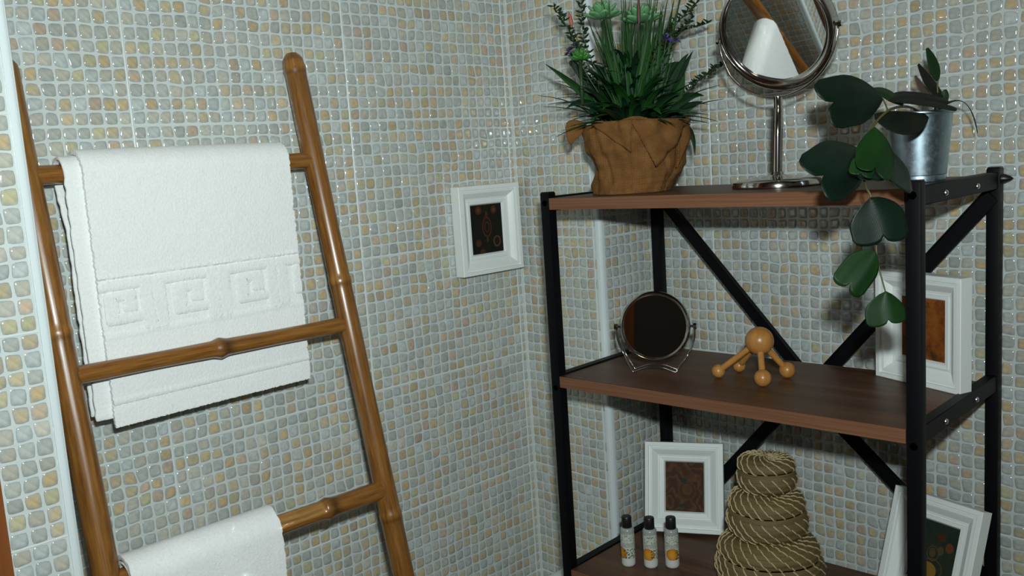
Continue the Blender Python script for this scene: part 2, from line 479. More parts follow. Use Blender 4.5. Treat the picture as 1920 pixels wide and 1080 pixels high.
ROSETTES = [[[-0.0329, -0.01, 0.2396], 0.027], [[0.0206, -0.0, 0.2319], 0.03], [[-0.0688, -0.03, 0.1843], 0.014]]
SPRIGS = [[[-0.0208, -0.0, 0.1094], [-0.0743, -0.0, 0.2181], [-0.099, -0.0, 0.2611], 9], [[-0.0159, 0.01, 0.1096], [-0.0558, 0.01, 0.2037], [-0.0608, 0.01, 0.2745], 14], [[-0.0268, -0.02, 0.1088], [-0.0637, -0.02, 0.1722], [-0.0791, -0.02, 0.2214], 12], [[0.0311, -0.0, 0.106], [0.0578, -0.0, 0.2094], [0.0986, -0.0, 0.2552], 16], [[0.038, 0.02, 0.1065], [0.0611, 0.02, 0.2045], [0.118, 0.02, 0.2284], 14], [[0.0318, -0.01, 0.1055], [0.0515, -0.01, 0.1871], [0.0899, -0.01, 0.2343], 14], [[0.0452, 0.02, 0.0986], [0.0924, 0.02, 0.1437], [0.1355, 0.02, 0.1718], 16], [[0.0207, -0.02, 0.1057], [0.0353, -0.02, 0.187], [0.0597, -0.02, 0.2151], 12]]
FLOWERS = [[[-0.0824, -0.005, 0.1979], [0.05, 0.03, 0.1]], [[-0.0736, -0.01, 0.2039], [0.06, 0.04, 0.13]], [[-0.078, -0.0, 0.1925], [0.05, 0.03, 0.1]], [[0.0433, -0.02, 0.2035], [0.1, 0.07, 0.3]], [[0.0506, -0.02, 0.2058], [0.11, 0.08, 0.32]], [[0.0571, -0.015, 0.2004], [0.1, 0.07, 0.28]], [[0.0654, -0.01, 0.2047], [0.11, 0.08, 0.3]]]
BUD = [[-0.075, -0.0, 0.2325], [-0.0789, 0.0, 0.2527]]
SPIKE = [[0.0125, -0.03, 0.2259], [0.0137, -0.03, 0.2668]]
BUCKET_O = [0.6747, -0.0058, 1.0727]
LEAVES = [[[-0.0733, -0.08, 0.0938], [-0.1082, -0.095, 0.0962], [-0.1428, -0.11, 0.0911], 0.0285, [0.1, -0.95, 0.3], 1, 0.12], [[-0.0825, -0.075, 0.1048], [-0.0635, -0.0725, 0.0982], [-0.0477, -0.07, 0.0872], 0.01, [0.2, -0.7, 0.7], 0, 0.1], [[-0.0677, -0.08, 0.0913], [-0.0364, -0.0675, 0.0922], [0.0072, -0.055, 0.0839], 0.017, [0, -0.62, 1.0], 1, -0.1], [[-0.0865, -0.09, 0.0764], [-0.0565, -0.085, 0.0691], [-0.0278, -0.08, 0.0742], 0.0185, [0, -1.0, 1.0], 0, 0.1], [[-0.1242, -0.15, 0.0438], [-0.1508, -0.1735, 0.033], [-0.1825, -0.197, 0.0192], 0.0285, [-0.1, -1.0, 0.25], 1, 0.12], [[-0.1241, -0.185, 0.0644], [-0.1288, -0.2, 0.041], [-0.1364, -0.215, 0.0233], 0.0185, [0.0, -1.0, 0.2], 1, 0.12], [[-0.1363, -0.2, 0.041], [-0.1415, -0.203, 0.0305], [-0.1458, -0.206, 0.0209], 0.0115, [-0.2, -1.0, 0.2], 1, 0.12], [[-0.1104, -0.15, 0.0523], [-0.1123, -0.1725, 0.031], [-0.1165, -0.195, 0.0128], 0.03, [0.1, -1.0, 0.2], 1, 0.18], [[-0.1347, -0.2, -0.0009], [-0.1279, -0.2025, -0.0213], [-0.1241, -0.205, -0.0426], 0.027, [0, -1.0, 0.05], 1, 0.22], [[-0.1308, -0.2, -0.0517], [-0.1435, -0.2025, -0.0659], [-0.1599, -0.205, -0.0849], 0.017, [-0.1, -1.0, 0.1], 1, 0.18], [[-0.121, -0.2, -0.0913], [-0.1212, -0.2025, -0.1085], [-0.1203, -0.205, -0.1216], 0.0195, [0.0, -1.0, 0.1], 1, 0.22], [[0.0205, 0.0, 0.1133], [0.0175, 0.0, 0.1295], [0.0091, 0.0, 0.1508], 0.0075, [0.3, -1.0, 0.1], 0, 0.1], [[0.0272, -0.0, 0.0961], [0.015, 0.0, 0.1089], [-0.0007, -0.0, 0.1337], 0.009, [0.5, -1.0, 0.4], 0, 0.1], [[0.0251, 0.01, 0.0848], [0.0134, 0.01, 0.0989], [0.0, 0.01, 0.1215], 0.0065, [0.5, -1.0, 0.2], 0, 0.1], [[0.0174, 0.0, 0.0847], [0.0272, 0.0, 0.0931], [0.0296, -0.0, 0.1031], 0.006, [0.0, -1.0, 0.2], 0, 0.1], [[0.0266, 0.02, 0.0779], [0.0595, 0.02, 0.0892], [0.077, 0.02, 0.0512], 0.0028, [0, -0.3, 1.0], 2, 0.1]]
VINE = [[0.0028, 0.0, 0.0785], [-0.0357, -0.05, 0.0853], [-0.0704, -0.085, 0.0812], [-0.0989, -0.11, 0.0617], [-0.1165, -0.135, 0.0328], [-0.1338, -0.185, 0.0112], [-0.1322, -0.196, -0.0022], [-0.1263, -0.193, -0.0322], [-0.1282, -0.196, -0.0523], [-0.1252, -0.197, -0.0729], [-0.1211, -0.199, -0.092]]
VINE2 = [[0.0174, 0.0, 0.0775], [0.0205, -0.0, 0.0935], [0.0211, -0.0, 0.1132]]
MIRROR_C = [0.5006, -0.0131, 1.2655]
MIRROR_N = [0.0794, -0.9154, -0.3945]
MIRROR_BASE = [0.4968, -0.0132, 1.0727]
SMALL_C = [0.318, -0.0507, 0.8796]
SMALL_FEET = [[0.2981, -0.0769, 0.8159], [0.3474, -0.0443, 0.8159]]
MASSAGE_FEET = [[0.4192, -0.0461, 0.8251, 0.0092], [0.4255, -0.0043, 0.8247, 0.0088], [0.4932, -0.0562, 0.8271, 0.0112], [0.497, -0.0007, 0.8266, 0.0107]]
MASSAGE_HEAD = [0.4737, -0.0292, 0.8697, 0.0188]
BOTTLES = [[0.2781, -0.088, 0.5211], [0.3075, -0.0719, 0.5211], [0.3321, -0.0527, 0.5211]]
BASKET = [0.4693, -0.0144, 0.5211]
BJ = 0.2870

# ------------------------------------------------------------------ room shell
YB = 0.1496          # back wall plane
XT = 0.1797          # column width
XS, YS = 0.20, -0.8158   # near wall strip plane and its corner
def wallbox(name, x0, x1, y0, y1, z0, z1, mat):
    return structure(box(name, x0, x1, y0, y1, z0, z1, mat))
ZC = 2.5
wall_left = wallbox('wall_left', -0.08, 0.0, YS - 0.06, YB + 0.08, 0, ZC, GROUT)
wall_column = wallbox('wall_column', 0.0, XT, 0.0, YB, 0, ZC, GROUT)
wall_back = wallbox('wall_back', 0.0, 2.38, YB, YB + 0.08, 0, ZC, GROUT)
wall_near = wallbox('wall_near', 0.0, XS, -0.905, YS, 0, ZC, GROUT)
wallbox('wall_door_side', 0.0, XS, -2.58, -1.72, 0, ZC, WALLPAINT)
wallbox('wall_above_door', 0.0, XS, -1.72, -0.905, 2.06, ZC, WALLPAINT)
wallbox('wall_right', 2.30, 2.38, -2.5, YB, 0, ZC, WALLPAINT)
wallbox('wall_front', XS, 2.38, -2.58, -2.5, 0, ZC, UNLITDARK)
wallbox('floor', -0.08, 2.38, -2.58, YB + 0.08, -0.06, 0, FLOORM)
wallbox('ceiling', -0.08, 2.38, -2.58, YB + 0.08, ZC, ZC + 0.06, CEIL)

# mosaic pieces -----------------------------------------------------
TILE_H, ROWS, COLS = 0.2, 12, 19
TILE_W = 0.3113
rnd = random.Random(11)
# relief of one printed tile (the same on every tile): small shifts of each lattice point and of each piece's four edges
LAT, EDGE = {}, {}
for i in range(COLS + 1):
    for j in range(ROWS + 1):
        ju = 0.0 if i in (0, COLS) else rnd.gauss(0, 0.00072)
        jv = 0.0 if j in (0, ROWS) else rnd.gauss(0, 0.00072)
        LAT[i, j] = (ju, jv)
for i in range(COLS):
    for j in range(ROWS):
        EDGE[i, j] = [abs(rnd.gauss(0, 0.00040)) for k in range(4)]
for (i, j) in ((4, 3), (11, 8), (15, 4), (7, 9), (16, 10)):   # a few squeezed neighbours
    LAT[i, j] = (0.0030, -0.0028)
PAL = [((0.458, 0.498, 0.472), (0.483, 0.508, 0.471), 30 ),
       ((0.498, 0.51, 0.463), (0.533, 0.516, 0.442), 20 ),
       ((0.481, 0.54, 0.537), (0.54, 0.585, 0.576), 12 ),
       ((0.493, 0.486, 0.421), (0.563, 0.482, 0.312), 13.6 ),
       ((0.493, 0.47, 0.393), (0.594, 0.458, 0.264), 8.0 ),
       ((0.498, 0.464, 0.416), (0.56, 0.437, 0.326), 4.8 ),
       ((0.493, 0.501, 0.399), (0.546, 0.515, 0.332), 4.0)]
PALW = [p[2] for p in PAL]

def piece_geo(quad, r):
    """quad: 4 (u,v) corners ccw; pillow shaped ceramic piece -> (verts(u,v,h), faces, cols)"""
    cx = sum(q[0] for q in quad) / 4
    cy = sum(q[1] for q in quad) / 4
    out = []
    rr = []
    for k in range(4):
        p, a, b = quad[k], quad[k - 1], quad[(k + 1) % 4]
        c = r.uniform(0.20, 0.36)
        pa = (p[0] + (a[0] - p[0]) * c, p[1] + (a[1] - p[1]) * c)
        pb = (p[0] + (b[0] - p[0]) * c, p[1] + (b[1] - p[1]) * c)
        w = 0.62
        pm = ((p[0] * w + (pa[0] + pb[0]) * 0.5 * (1 - w)), (p[1] * w + (pa[1] + pb[1]) * 0.5 * (1 - w)))
        out += [pa, pm, pb]
    rim, mid, _ = r.choices(PAL, PALW)[0]
    s = r.gauss(0.97, 0.06)
    V, C = [], []
    dk = (rim[0] * 0.62 * s, rim[1] * 0.63 * s, rim[2] * 0.65 * s)
    for p in out:
        V.append((p[0], p[1], -0.0002))
        C.append(dk)
    ou, ov = r.gauss(0, 0.0007), r.gauss(0, 0.0007)
    tu, tv = r.gauss(0, 0.013), r.gauss(0, 0.007)
    for ins, h, mx, dk_ in ((0.885, 0.00046, 0.02, 0.95), (0.42, 0.00054, 1.0, 1.0)):
        for p in out:
            V.append((cx + (p[0] - cx) * ins + ou * mx, cy + (p[1] - cy) * ins + ov * mx, h + (p[0] - cx) * tu + (p[1] - cy) * tv))
            C.append(tuple((a + (b - a) * mx) * s * dk_ for a, b in zip(rim, mid)))
    V.append((cx + ou, cy + ov, 0.00076))
    C.append((mid[0] * s, mid[1] * s, mid[2] * s))
    F = []
    for k in range(12):
        k2 = (k + 1) % 12
        F.append((k, k2, 12 + k2, 12 + k))
        F.append((12 + k, 12 + k2, 24 + k2, 24 + k))
    F.append(tuple(24 + k for k in range(12)))
    V.pop(); C.pop()
    V.append((cx, cy, 0.00075)); C.append(mid)
    V.pop(); C.pop()
    return V, F, C

def clip_quad(q, u0, u1):
    return [(min(max(p[0], u0), u1), p[1]) for p in q]

def mosaic(wall, origin, U, N, u_range, z_range, joint_u, seed, hidden=None, most=298):
    """fill a wall face with mosaic pieces; the 300 that show largest become parts, the rest one mass"""
    r = random.Random(seed)
    O = Vector(origin)
    U = Vector(U)
    N = Vector(N)
    flip = U.cross(Vector((0, 0, 1))).dot(N) < 0
    pw, ph = TILE_W / COLS, TILE_H / ROWS
    g = 0.00060
    recs = []
    k0 = math.floor((u_range[0] - joint_u) / TILE_W)
    k1 = math.ceil((u_range[1] - joint_u) / TILE_W)
    z0, z1 = math.floor(z_range[0] / TILE_H + 1e-6), math.ceil(z_range[1] / TILE_H - 1e-6)
    for ku in range(k0, k1):
        for kz in range(z0, z1):
            for i in range(COLS):
                ua = joint_u + ku * TILE_W + i * pw
                if ua + pw < u_range[0] or ua > u_range[1]:
                    continue
                for j in range(ROWS):
                    va = kz * TILE_H + j * ph
                    if va < z_range[0] - 1e-6 or va > z_range[1]:
                        continue
                    q = []
                    for (di, dj, su, sv) in ((0, 0, 1, 1), (1, 0, -1, 1), (1, 1, -1, -1), (0, 1, 1, -1)):
                        lu, lv = LAT[i + di, j + dj]
                        gu = g + (0.0007 if (i + di) in (0, COLS) else 0)
                        gv = g + (0.0006 if (j + dj) in (0, ROWS) else 0)
                        q.append((ua + di * pw + lu + su * gu, va + dj * ph + lv + sv * gv))
                    e = EDGE[i, j]
                    q = [(q[0][0] + e[0], q[0][1] + e[2]), (q[1][0] - e[1], q[1][1] + e[2]), (q[2][0] - e[1], q[2][1] - e[3]), (q[3][0] + e[0], q[3][1] - e[3])]
                    q = clip_quad(q, u_range[0], u_range[1])
                    if min(q[1][0] - q[0][0], q[2][0] - q[3][0]) < 0.0045:
                        continue
                    V, F, C = piece_geo(q, r)
                    W = [O + U * v[0] + Vector((0, 0, v[1])) + N * v[2] for v in V]
                    if flip:
                        F = [tuple(reversed(f)) for f in F]
                    c = sum(W[24:], Vector()) / 12
                    pr = project(c)
                    size = 0
                    if pr and -5 < pr[0] < 1925 and -5 < pr[1] < 1085:
                        facing = abs((CAM_LOC - c).normalized().dot(N))
                        size = facing / (pr[2] ** 2)
                        if hidden and hidden(pr[0], pr[1]):
                            size *= 0.01
                    recs.append((size, W, F, C))
    JV, JF = [], []
    def bead(p, q, across):
        b = len(JV)
        for c in (p, q):
            for (da, h) in ((-0.0013, -0.0003), (-0.0008, 0.00035), (0.0, 0.0005), (0.0008, 0.00035), (0.0013, -0.0003)):
                JV.append(O + U * (c[0] + across[0] * da) + Vector((0, 0, c[1] + across[1] * da)) + N * h)
        JF.extend([(b + k, b + k + 1, b + k + 6, b + k + 5) for k in range(4)])
    for ku in range(k0, k1 + 1):
        uj = joint_u + ku * TILE_W
        if u_range[0] < uj < u_range[1]:
            bead((uj, z_range[0]), (uj, z_range[1]), (1, 0))
    for kz in range(z0, z1 + 1):
        bead((u_range[0], kz * TILE_H), (u_range[1], kz * TILE_H), (0, 1))
    fix_normals(link_mesh('grout_joint', JV, JF, JOINT, wall))
    recs.sort(key=lambda a: -a[0])
    parts = [x for x in recs[:most] if x[0] > 0]
    rest = recs[len(parts):]
    for size, W, F, C in parts:
        c = sum(W[24:], Vector()) / 12
        o = link_mesh('mosaic_tile', [w - c for w in W], F, MOSAIC, wall, True, None, C)
        o.location = c
    if rest:
        VV, FF, CC = [], [], []
        for size, W, F, C in rest:
            b = len(VV)
            VV += W
            CC += C
            FF += [tuple(b + i for i in f) for f in F]
        o = link_mesh('mosaic_field', VV, FF, MOSAIC, wall, True, None, CC)
        o['kind'] = 'stuff'
HID_L = lambda u, v: (125 < u < 575 and 275 < v < 790) or (225 < u < 515 and v > 985)
HID_B = lambda u, v: (1700 < u < 1740 and v > 335) or (1848 < u < 1882 and v > 318)
mosaic(wall_left, (0, 0, 0), (0, 1, 0), (1, 0, 0), (YS - 0.02, -0.0035), (0.0, 1.8), -0.3231, 3, HID_L)
mosaic(wall_back, (0, YB, 0), (1, 0, 0), (0, -1, 0), (XT + 0.0035, 1.25), (0.2, 1.8), BJ, 5, HID_B)
# the boxed-out column: a front face and a side face, both hung on one wall
cw = wall_column
mosaic(cw, (0, 0, 0), (1, 0, 0), (0, -1, 0), (0.0035, XT - 0.0085), (0.2, 1.8), -0.146, 7)
mosaic_side = wallbox('wall_column_side', XT - 0.004, XT + 0.0004, 0.004, YB, 0, ZC, GROUT)
mosaic(mosaic_side, (XT + 0.0004, 0, 0), (0, 1, 0), (1, 0, 0), (0.0085, YB - 0.003), (0.2, 1.8), 0.0085, 8)
mosaic(wall_near, (XS, 0, 0), (0, 1, 0), (1, 0, 0), (-0.903, YS - 0.0090), (0.0, 1.8), YS - 0.0090 - TILE_W, 9)

mosaic(wall_near, (0, YS, 0), (1, 0, 0), (0, 1, 0), (0.003, XS - 0.009), (0.0, 1.8), XS - 0.009 - TILE_W, 10, None, 0)

# corner profiles ----------------------------------------------------
def corner_trim(name, cx, cy, sx, sy, w=0.012, proud=0.0016):
    """white quarter-round profile on an outside corner whose solid lies towards (-sx, -sy)"""
    prof = []
    r = w * 0.55
    prof.append((-w, proud))
    prof.append((-r, proud))
    for k in range(1, 7):
        a = math.pi / 2 * (1 - k / 7)
        prof.append((-r + math.cos(a) * (r + proud), -r + math.sin(a) * (r + proud)))
    prof.append((proud, -r))
    prof.append((proud, -w))
    prof.append((-w * 0.6, -w))
    prof.append((-w, -w * 0.6))
    V, F = [], []
    n = len(prof)
    for z in (0.0, ZC):
        for (a, b) in prof:
            V.append((cx + sx * a, cy + sy * b, z))
    for k in range(n):
        k2 = (k + 1) % n
        F.append((k, k2, n + k2, n + k))
    F.append(tuple(range(n)))
    F.append(tuple(range(2 * n - 1, n - 1, -1)))
    o = link_mesh(name, V, F, PVC)
    fix_normals(o)
    flat_smooth(o, 50)
    return structure(o)
corner_trim('trim_1', XT, 0.0, 1, -1, w=0.0078)
corner_trim('trim_2', XS, YS, 1, 1, w=0.0085)
# line of white grout in the inside corner
v, f = box_geo(-0.001, 0.0032, -0.0032, 0.001, 0.0, ZC)
structure(link_mesh('trim_3', v, f, JOINT, None, False))
v, f = box_geo(XT - 0.001, XT + 0.0032, YB - 0.0028, YB + 0.001, 0.0, ZC)
structure(link_mesh('trim_4', v, f, JOINT, None, False))

# door beside the tiled strip, and a second one behind the photographer ---
door_1 = structure(box('door_1', 0.06, 0.10, -1.655, -0.955, 0.0, 2.0, DOORWOOD))
o = box('door_casing', 0.0, XS + 0.012, -0.958, -0.8765, 0.0, 2.06, DOORWOOD, door_1, 0.003)
box('door_casing', 0.0, XS + 0.012, -1.735, -1.652, 0.0, 2.06, DOORWOOD, door_1, 0.003)
box('door_lintel', 0.0, XS + 0.012, -1.652, -0.958, 1.985, 2.06, DOORWOOD, door_1, 0.003)
def lever(parent, base, out, along):
    b, out, along = Vector(base), Vector(out), Vector(along)
    p = [b, b + out * 0.045, b + out * 0.05 + along * 0.012, b + out * 0.05 + along * 0.12]
    tube('door_handle', smooth_path(p, 5), 0.008, CHROME, parent, 10)
lever(door_1, (0.10, -1.60, 1.02), (1, 0, 0), (0, 1, 0))
door_2 = structure(box('door_2', 0.28, 1.00, -2.505, -2.47, 0.0, 2.02, DOORWOOD))
box('door_casing', 0.20, 0.28, -2.505, -2.455, 0.0, 2.1, DOORWOOD, door_2, 0.003)
box('door_casing', 1.00, 1.09, -2.505, -2.455, 0.0, 2.1, DOORWOOD, door_2, 0.003)
box('door_lintel', 0.28, 1.00, -2.505, -2.455, 2.02, 2.1, DOORWOOD, door_2, 0.003)
lever(door_2, (0.94, -2.47, 0.80), (0, 1, 0), (-1, 0, 0))

# ------------------------------------------------------------------ bamboo ladder
ladder = thing('bamboo_ladder', 'brown varnished bamboo ladder leaning on the mosaic wall, towels over its rungs', 'ladder', (0.15, -0.59, 0.0))
LO = Vector((0.15, -0.59, 0.0))
def lx(z):
    return 0.0168 + 0.19 * (1.2885 - z)
def pole(name, ytop, slope, nodes, ztop, seedp):
    r = random.Random(seedp)
    path, rad, cols = [], [], []
    zs = sorted(set([0.0, 0.002] + [k * 0.02 for k in range(1, int(ztop / 0.02))] + [n + d for n in nodes for d in (-0.016, -0.010, -0.006, -0.003, 0.0, 0.003, 0.006, 0.011, 0.018)] + [ztop - 0.012, ztop - 0.007, ztop - 0.003, ztop - 0.0005, ztop]))
    for z in zs:
        if z > ztop or z < 0:
            continue
        y = ytop + (ztop - z) * slope
        ph = z * 9 + seedp
        p = Vector((lx(z) + 0.0006 * math.sin(ph), y + 0.0008 * math.sin(ph * 0.7 + 1), z)) - LO
        rr = 0.0142 + 0.0003 * math.sin(z * 23 + seedp)
        c = 1.0
        for n in nodes:
            d = z - n
            rr += 0.0010 * math.exp(-(d / 0.0050) ** 2) - 0.0004 * math.exp(-((d - 0.008) / 0.003) ** 2)
            c *= 1 - 0.30 * math.exp(-((d + 0.0055) / 0.0022) ** 2)
            c *= 1 + 0.32 * math.exp(-((d - 0.003) / 0.006) ** 2)
            c *= 1 - 0.16 * (1 / (1 + math.exp(d / 0.004))) * math.exp(min(0, d) / 0.12)
        e = ztop - z
        if e < 0.012:
            rr *= math.sqrt(max(0.30, 1 - ((0.012 - e) / 0.0135) ** 2))
            c *= 0.82
        path.append(p)
        rad.append(rr)
        cols.append((c, c * (0.98 if c < 1 else 1.02), c))
    return tube(name, path, rad, BAMBOO, ladder, 20, cols)
pole('pole', -0.7722, 0.000, [0.977, 0.66, 0.34, 0.06], 1.272, 2)
pole('pole', -0.4186, 0.019, [0.9842, 0.668, 0.37, 0.09, 1.268], 1.2885, 5)
def rung(z, rad0, y0, y1, nodes, dz=0.0, cut=None):
    path, rad, cols = [], [], []
    n = 60
    ys = sorted([y0 + (y1 - y0) * k / n for k in range(n + 1)] + [q + d for q in nodes for d in (-0.008, -0.004, 0, 0.004, 0.008, 0.012)])
    for y in ys:
        t = (y - y0) / (y1 - y0)
        zz = z + dz * t
        rr = rad0 + 0.0003 * math.sin(y * 40)
        c = 1.0
        for q in nodes:
            d = y - q
            rr += 0.0026 * math.exp(-(d / 0.006) ** 2)
            c *= 1 - 0.58 * math.exp(-((d - 0.006) / 0.0085) ** 2)
        path.append(Vector((lx(zz), y, zz)) - LO)
        rad.append(rr)
        cols.append((c, c * 0.97, c * 0.97))
    o = tube('rung', path, rad, BAMBOO, ladder, 18, cols)
    if cut:                                   # a shaved flat where a side shoot was trimmed away
        me = o.data
        at = me.color_attributes['Col']
        nx_, nz_ = 0.62, 0.785
        for v in me.vertices:
            y = v.co.y + LO.y
            zc_ = z + dz * (y - y0) / (y1 - y0)
            if cut[0] < y < cut[1]:
                h = (v.co.x - (lx(zc_) - LO.x)) * nx_ + (v.co.z - (zc_ - LO.z)) * nz_
                lim = rad0 * 0.66
                if h > lim:
                    v.co.x -= (h - lim) * nx_
                    v.co.z -= (h - lim) * nz_
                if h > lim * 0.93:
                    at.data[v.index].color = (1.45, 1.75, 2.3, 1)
    return o
rung(1.1462, 0.0103, -0.770, -0.416, [-0.62], 0.0)
rung(0.9300, 0.0100, -0.771, -0.412, [-0.5968], -0.003)
rung(0.7075, 0.0122, -0.771, -0.408, [-0.498], -0.004, (-0.575, -0.505))
rung(0.487, 0.0112, -0.771, -0.404, [-0.55], 0.0)
rung(0.262, 0.0112, -0.771, -0.400, [-0.65], 0.0)

# ------------------------------------------------------------------ towels
KEY = [(0, 0), (1.0, 0), (1.0, 0.0)]
def key_dist(u, v):
    """distance to a greek-key polyline, unit cell 1 x 1"""
    best = 9.0
    poly = [(0.06, 0.0), (0.06, 1.0), (0.88, 1.0), (0.88, 0.22), (0.36, 0.22), (0.36, 0.72), (0.62, 0.72), (0.62, 0.48)]
    base = [(-0.2, 0.0), (0.06, 0.0)]
    segs = [(poly[i], poly[i + 1]) for i in range(len(poly) - 1)] + [((0.88, 0.22), (0.88, 0.0)), ((0.88, 0.0), (1.06, 0.0))]
    for a, b in segs:
        dx, dy = b[0] - a[0], b[1] - a[1]
        L = dx * dx + dy * dy
        t = max(0, min(1, ((u - a[0]) * dx + (v - a[1]) * dy) / L)) if L else 0
        best = min(best, max(abs(u - a[0] - dx * t) * 1.4, abs(v - a[1] - dy * t)))
    return best

def towel_layer(name, parent, O, cx, cz, rad, y0, y1, zf, zb, thick, relief=None, seed=1, tilt=0.0, bow=0.0, ny=90, ns=150):
    """cloth over a rung: path from the back hem up over the rung and down the front"""
    L1 = cz - zb
    L2 = math.pi * rad
    L3 = cz - zf
    tot = L1 + L2 + L3
    V, F, U = [], [], []
    rs = random.Random(seed)
    for i in range(ns + 1):
        s = tot * i / ns
        for j in range(ny + 1):
            t = j / ny
            y = y0 + (y1 - y0) * t
            if s < L1:
                p = Vector((cx - rad, y, zb + s))
                nrm = Vector((-1, 0, 0))
                hang = 0
            elif s < L1 + L2:
                a = math.pi - (s - L1) / rad
                p = Vector((cx + rad * math.cos(a), y, cz + rad * math.sin(a)))
                nrm = Vector((math.cos(a), 0, math.sin(a)))
                hang = 0
            else:
                hang = s - L1 - L2
                p = Vector((cx + rad, y, cz - hang))
                nrm = Vector((1, 0, 0))
            w = 0.0
            f = min(1.0, hang / 0.12)
            w += f * bow * (noise.noise(Vector((y * 7, p.z * 3, seed))) )
            w += 0.0003 * noise.noise(Vector((y * 60, s * 60, seed * 3.1)))
            w += 0.00032 * noise.noise(Vector((y * 520, s * 520, seed)))
            if relief and hang > 0:
                w += relief(y, p.z)
            p = p + nrm * w
            if s < L1:                              # below the rung the back sheet hangs against the front one
                q_ = min(1.0, (L1 - s) / 0.075)
                p.x += 0.0208 * q_ * q_ * (3 - 2 * q_)
            # soft fuzzy side edges and a slightly uneven hem
            if j in (0, ny):
                p.y += rs.uniform(-0.0007, 0.0007)
            if i in (0, ns):
                p.z += rs.uniform(-0.0004, 0.0004)
            p.z += -tilt * (0.5 - t) * (hang / max(L3, 1e-6))
            V.append(p - O)
            U.append((y * 10, s * 10))
    for i in range(ns):
        for j in range(ny):
            a = i * (ny + 1) + j
            F.append((a, a + 1, a + ny + 2, a + ny + 1))
    o = link_mesh(name, V, F, TOWEL, parent, True, U)
    md = o.modifiers.new('thickness', 'SOLIDIFY')
    md.thickness = thick
    md.offset = -1
    md.use_even_offset = True
    bv = o.modifiers.new('soft_edge', 'BEVEL')
    bv.width = thick * 0.38
    bv.segments = 2
    bv.limit_method = 'ANGLE'
    bv.angle_limit = math.radians(60)
    return o

towel = thing('bath_towel', 'white terry towel with woven greek key band folded over the top ladder rung', 'towel', (0.042, -0.59, 1.15))
TO = Vector((0.042, -0.59, 1.15))
KZ0, KZ1 = 0.966, 1.026
def key_relief(y, z):
    w = 0.0
    if KZ0 - 0.006 < z < KZ1 + 0.006:
        w -= 0.0011
        v = (z - KZ0 - 0.004) / (KZ1 - KZ0 - 0.010)
        u = ((y + 0.7395) / 0.080) % 1.0
        d = key_dist(u, v)
        if d < 0.085:
            w += 0.0017
        for e in (KZ0 - 0.004, KZ1 + 0.004):
            if abs(z - e) < 0.0017:
                w += 0.0017
    if z < 0.888:
        w -= 0.0010
    if abs(z - 0.890) < 0.002:
        w += 0.0006
    return w
tc = (lx(1.1462), 1.1462)
towel_layer('inner_fold', towel, TO, tc[0], tc[1], 0.0152, -0.7405, -0.4745, 0.8685, 0.872, 0.0044, None, 4, 0.0, 0.0008, 60, 90)
towel_layer('outer_fold', towel, TO, tc[0], tc[1], 0.0205, -0.7225, -0.4685, 0.8600, 0.866, 0.0055, key_relief, 7, 0.003, 0.0024, 300, 330)
towel2 = thing('hand_towel', 'plain white terry towel hung over the third ladder rung down', 'towel', (0.125, -0.67, 0.71))
TO2 = Vector((0.125, -0.67, 0.71))
tc = (lx(0.7065), 0.7065)
towel_layer('inner_fold', towel2, TO2, tc[0], tc[1], 0.0162, -0.7540, -0.5830, 0.405, 0.43, 0.0034, None, 14, 0.0, 0.0010, 50, 90)
towel_layer('outer_fold', towel2, TO2, tc[0], tc[1], 0.0215, -0.7545, -0.5765, 0.395, 0.42, 0.0055, None, 17, 0.0, 0.0028, 120, 200)

# ------------------------------------------------------------------ slim white bin in the corner
bin_ = thing('waste_bin', 'slim white plastic bin with a rounded lid in the corner behind the shelf post', 'bin', (0.150, -0.055, 0.0))
box('body', -0.047, 0.047, -0.047, 0.040, 0.0, 0.415, PVC, bin_, 0.010, 3)
box('lid', -0.050, 0.050, -0.050, 0.043, 0.416, 0.452, PVC, bin_, 0.012, 4)

# ------------------------------------------------------------------ shelf unit
SX, SY, SYAW = 0.2063, -0.1555, 0.04174
SR = Matrix.Rotation(SYAW, 3, 'Z')
def S(x, y, z):
    return Vector((SX, SY, 0)) + SR @ Vector((x, y, z))
SW, SD, PW = 0.5216, 0.2806, 0.0156
Z1, Z2, Z3, Z4 = 1.0727, 0.8159, 0.5211, 0.2262
ZT = 1.0814
shelf = thing('shelf_unit', 'black metal and walnut shelf unit with diagonal back braces in the corner', 'shelf', (SX, SY, 0), SYAW)
POST = [(0, 0), (SW - PW, 0), (0, SD - PW), (SW - PW, SD - PW)]
for (px, py) in POST:
    o = box('post', px, px + PW, py, py + PW, 0.004, ZT - 0.0015, BLACK, shelf, 0.0012, 2)
    box('post_cap', px + 0.0006, px + PW - 0.0006, py + 0.0006, py + PW - 0.0006, ZT - 0.002, ZT, BLACKCAP, o, 0.0007, 1)
    box('foot', px + 0.001, px + PW - 0.001, py + 0.001, py + PW - 0.001, 0.0, 0.0045, BLACKCAP, o, 0.0008, 1)
    for z in (Z1 - 0.007, Z2 - 0.018, Z3 - 0.018):       # bolt heads on the post faces
        yf = -0.0016 if py == 0 else None
        if yf is not None:
            V, F, U = lathe_geo([(0.0001, -0.0004), (0.0036, -0.0004), (0.0043, 0.0), (0.0043, 0.002)], 18)
            V = [(v[0] + px + PW * 0.5, v[2] + py, v[1] + z) for v in V]
            fix_normals(link_mesh('bolt_cover', V, F, PITCH, o))
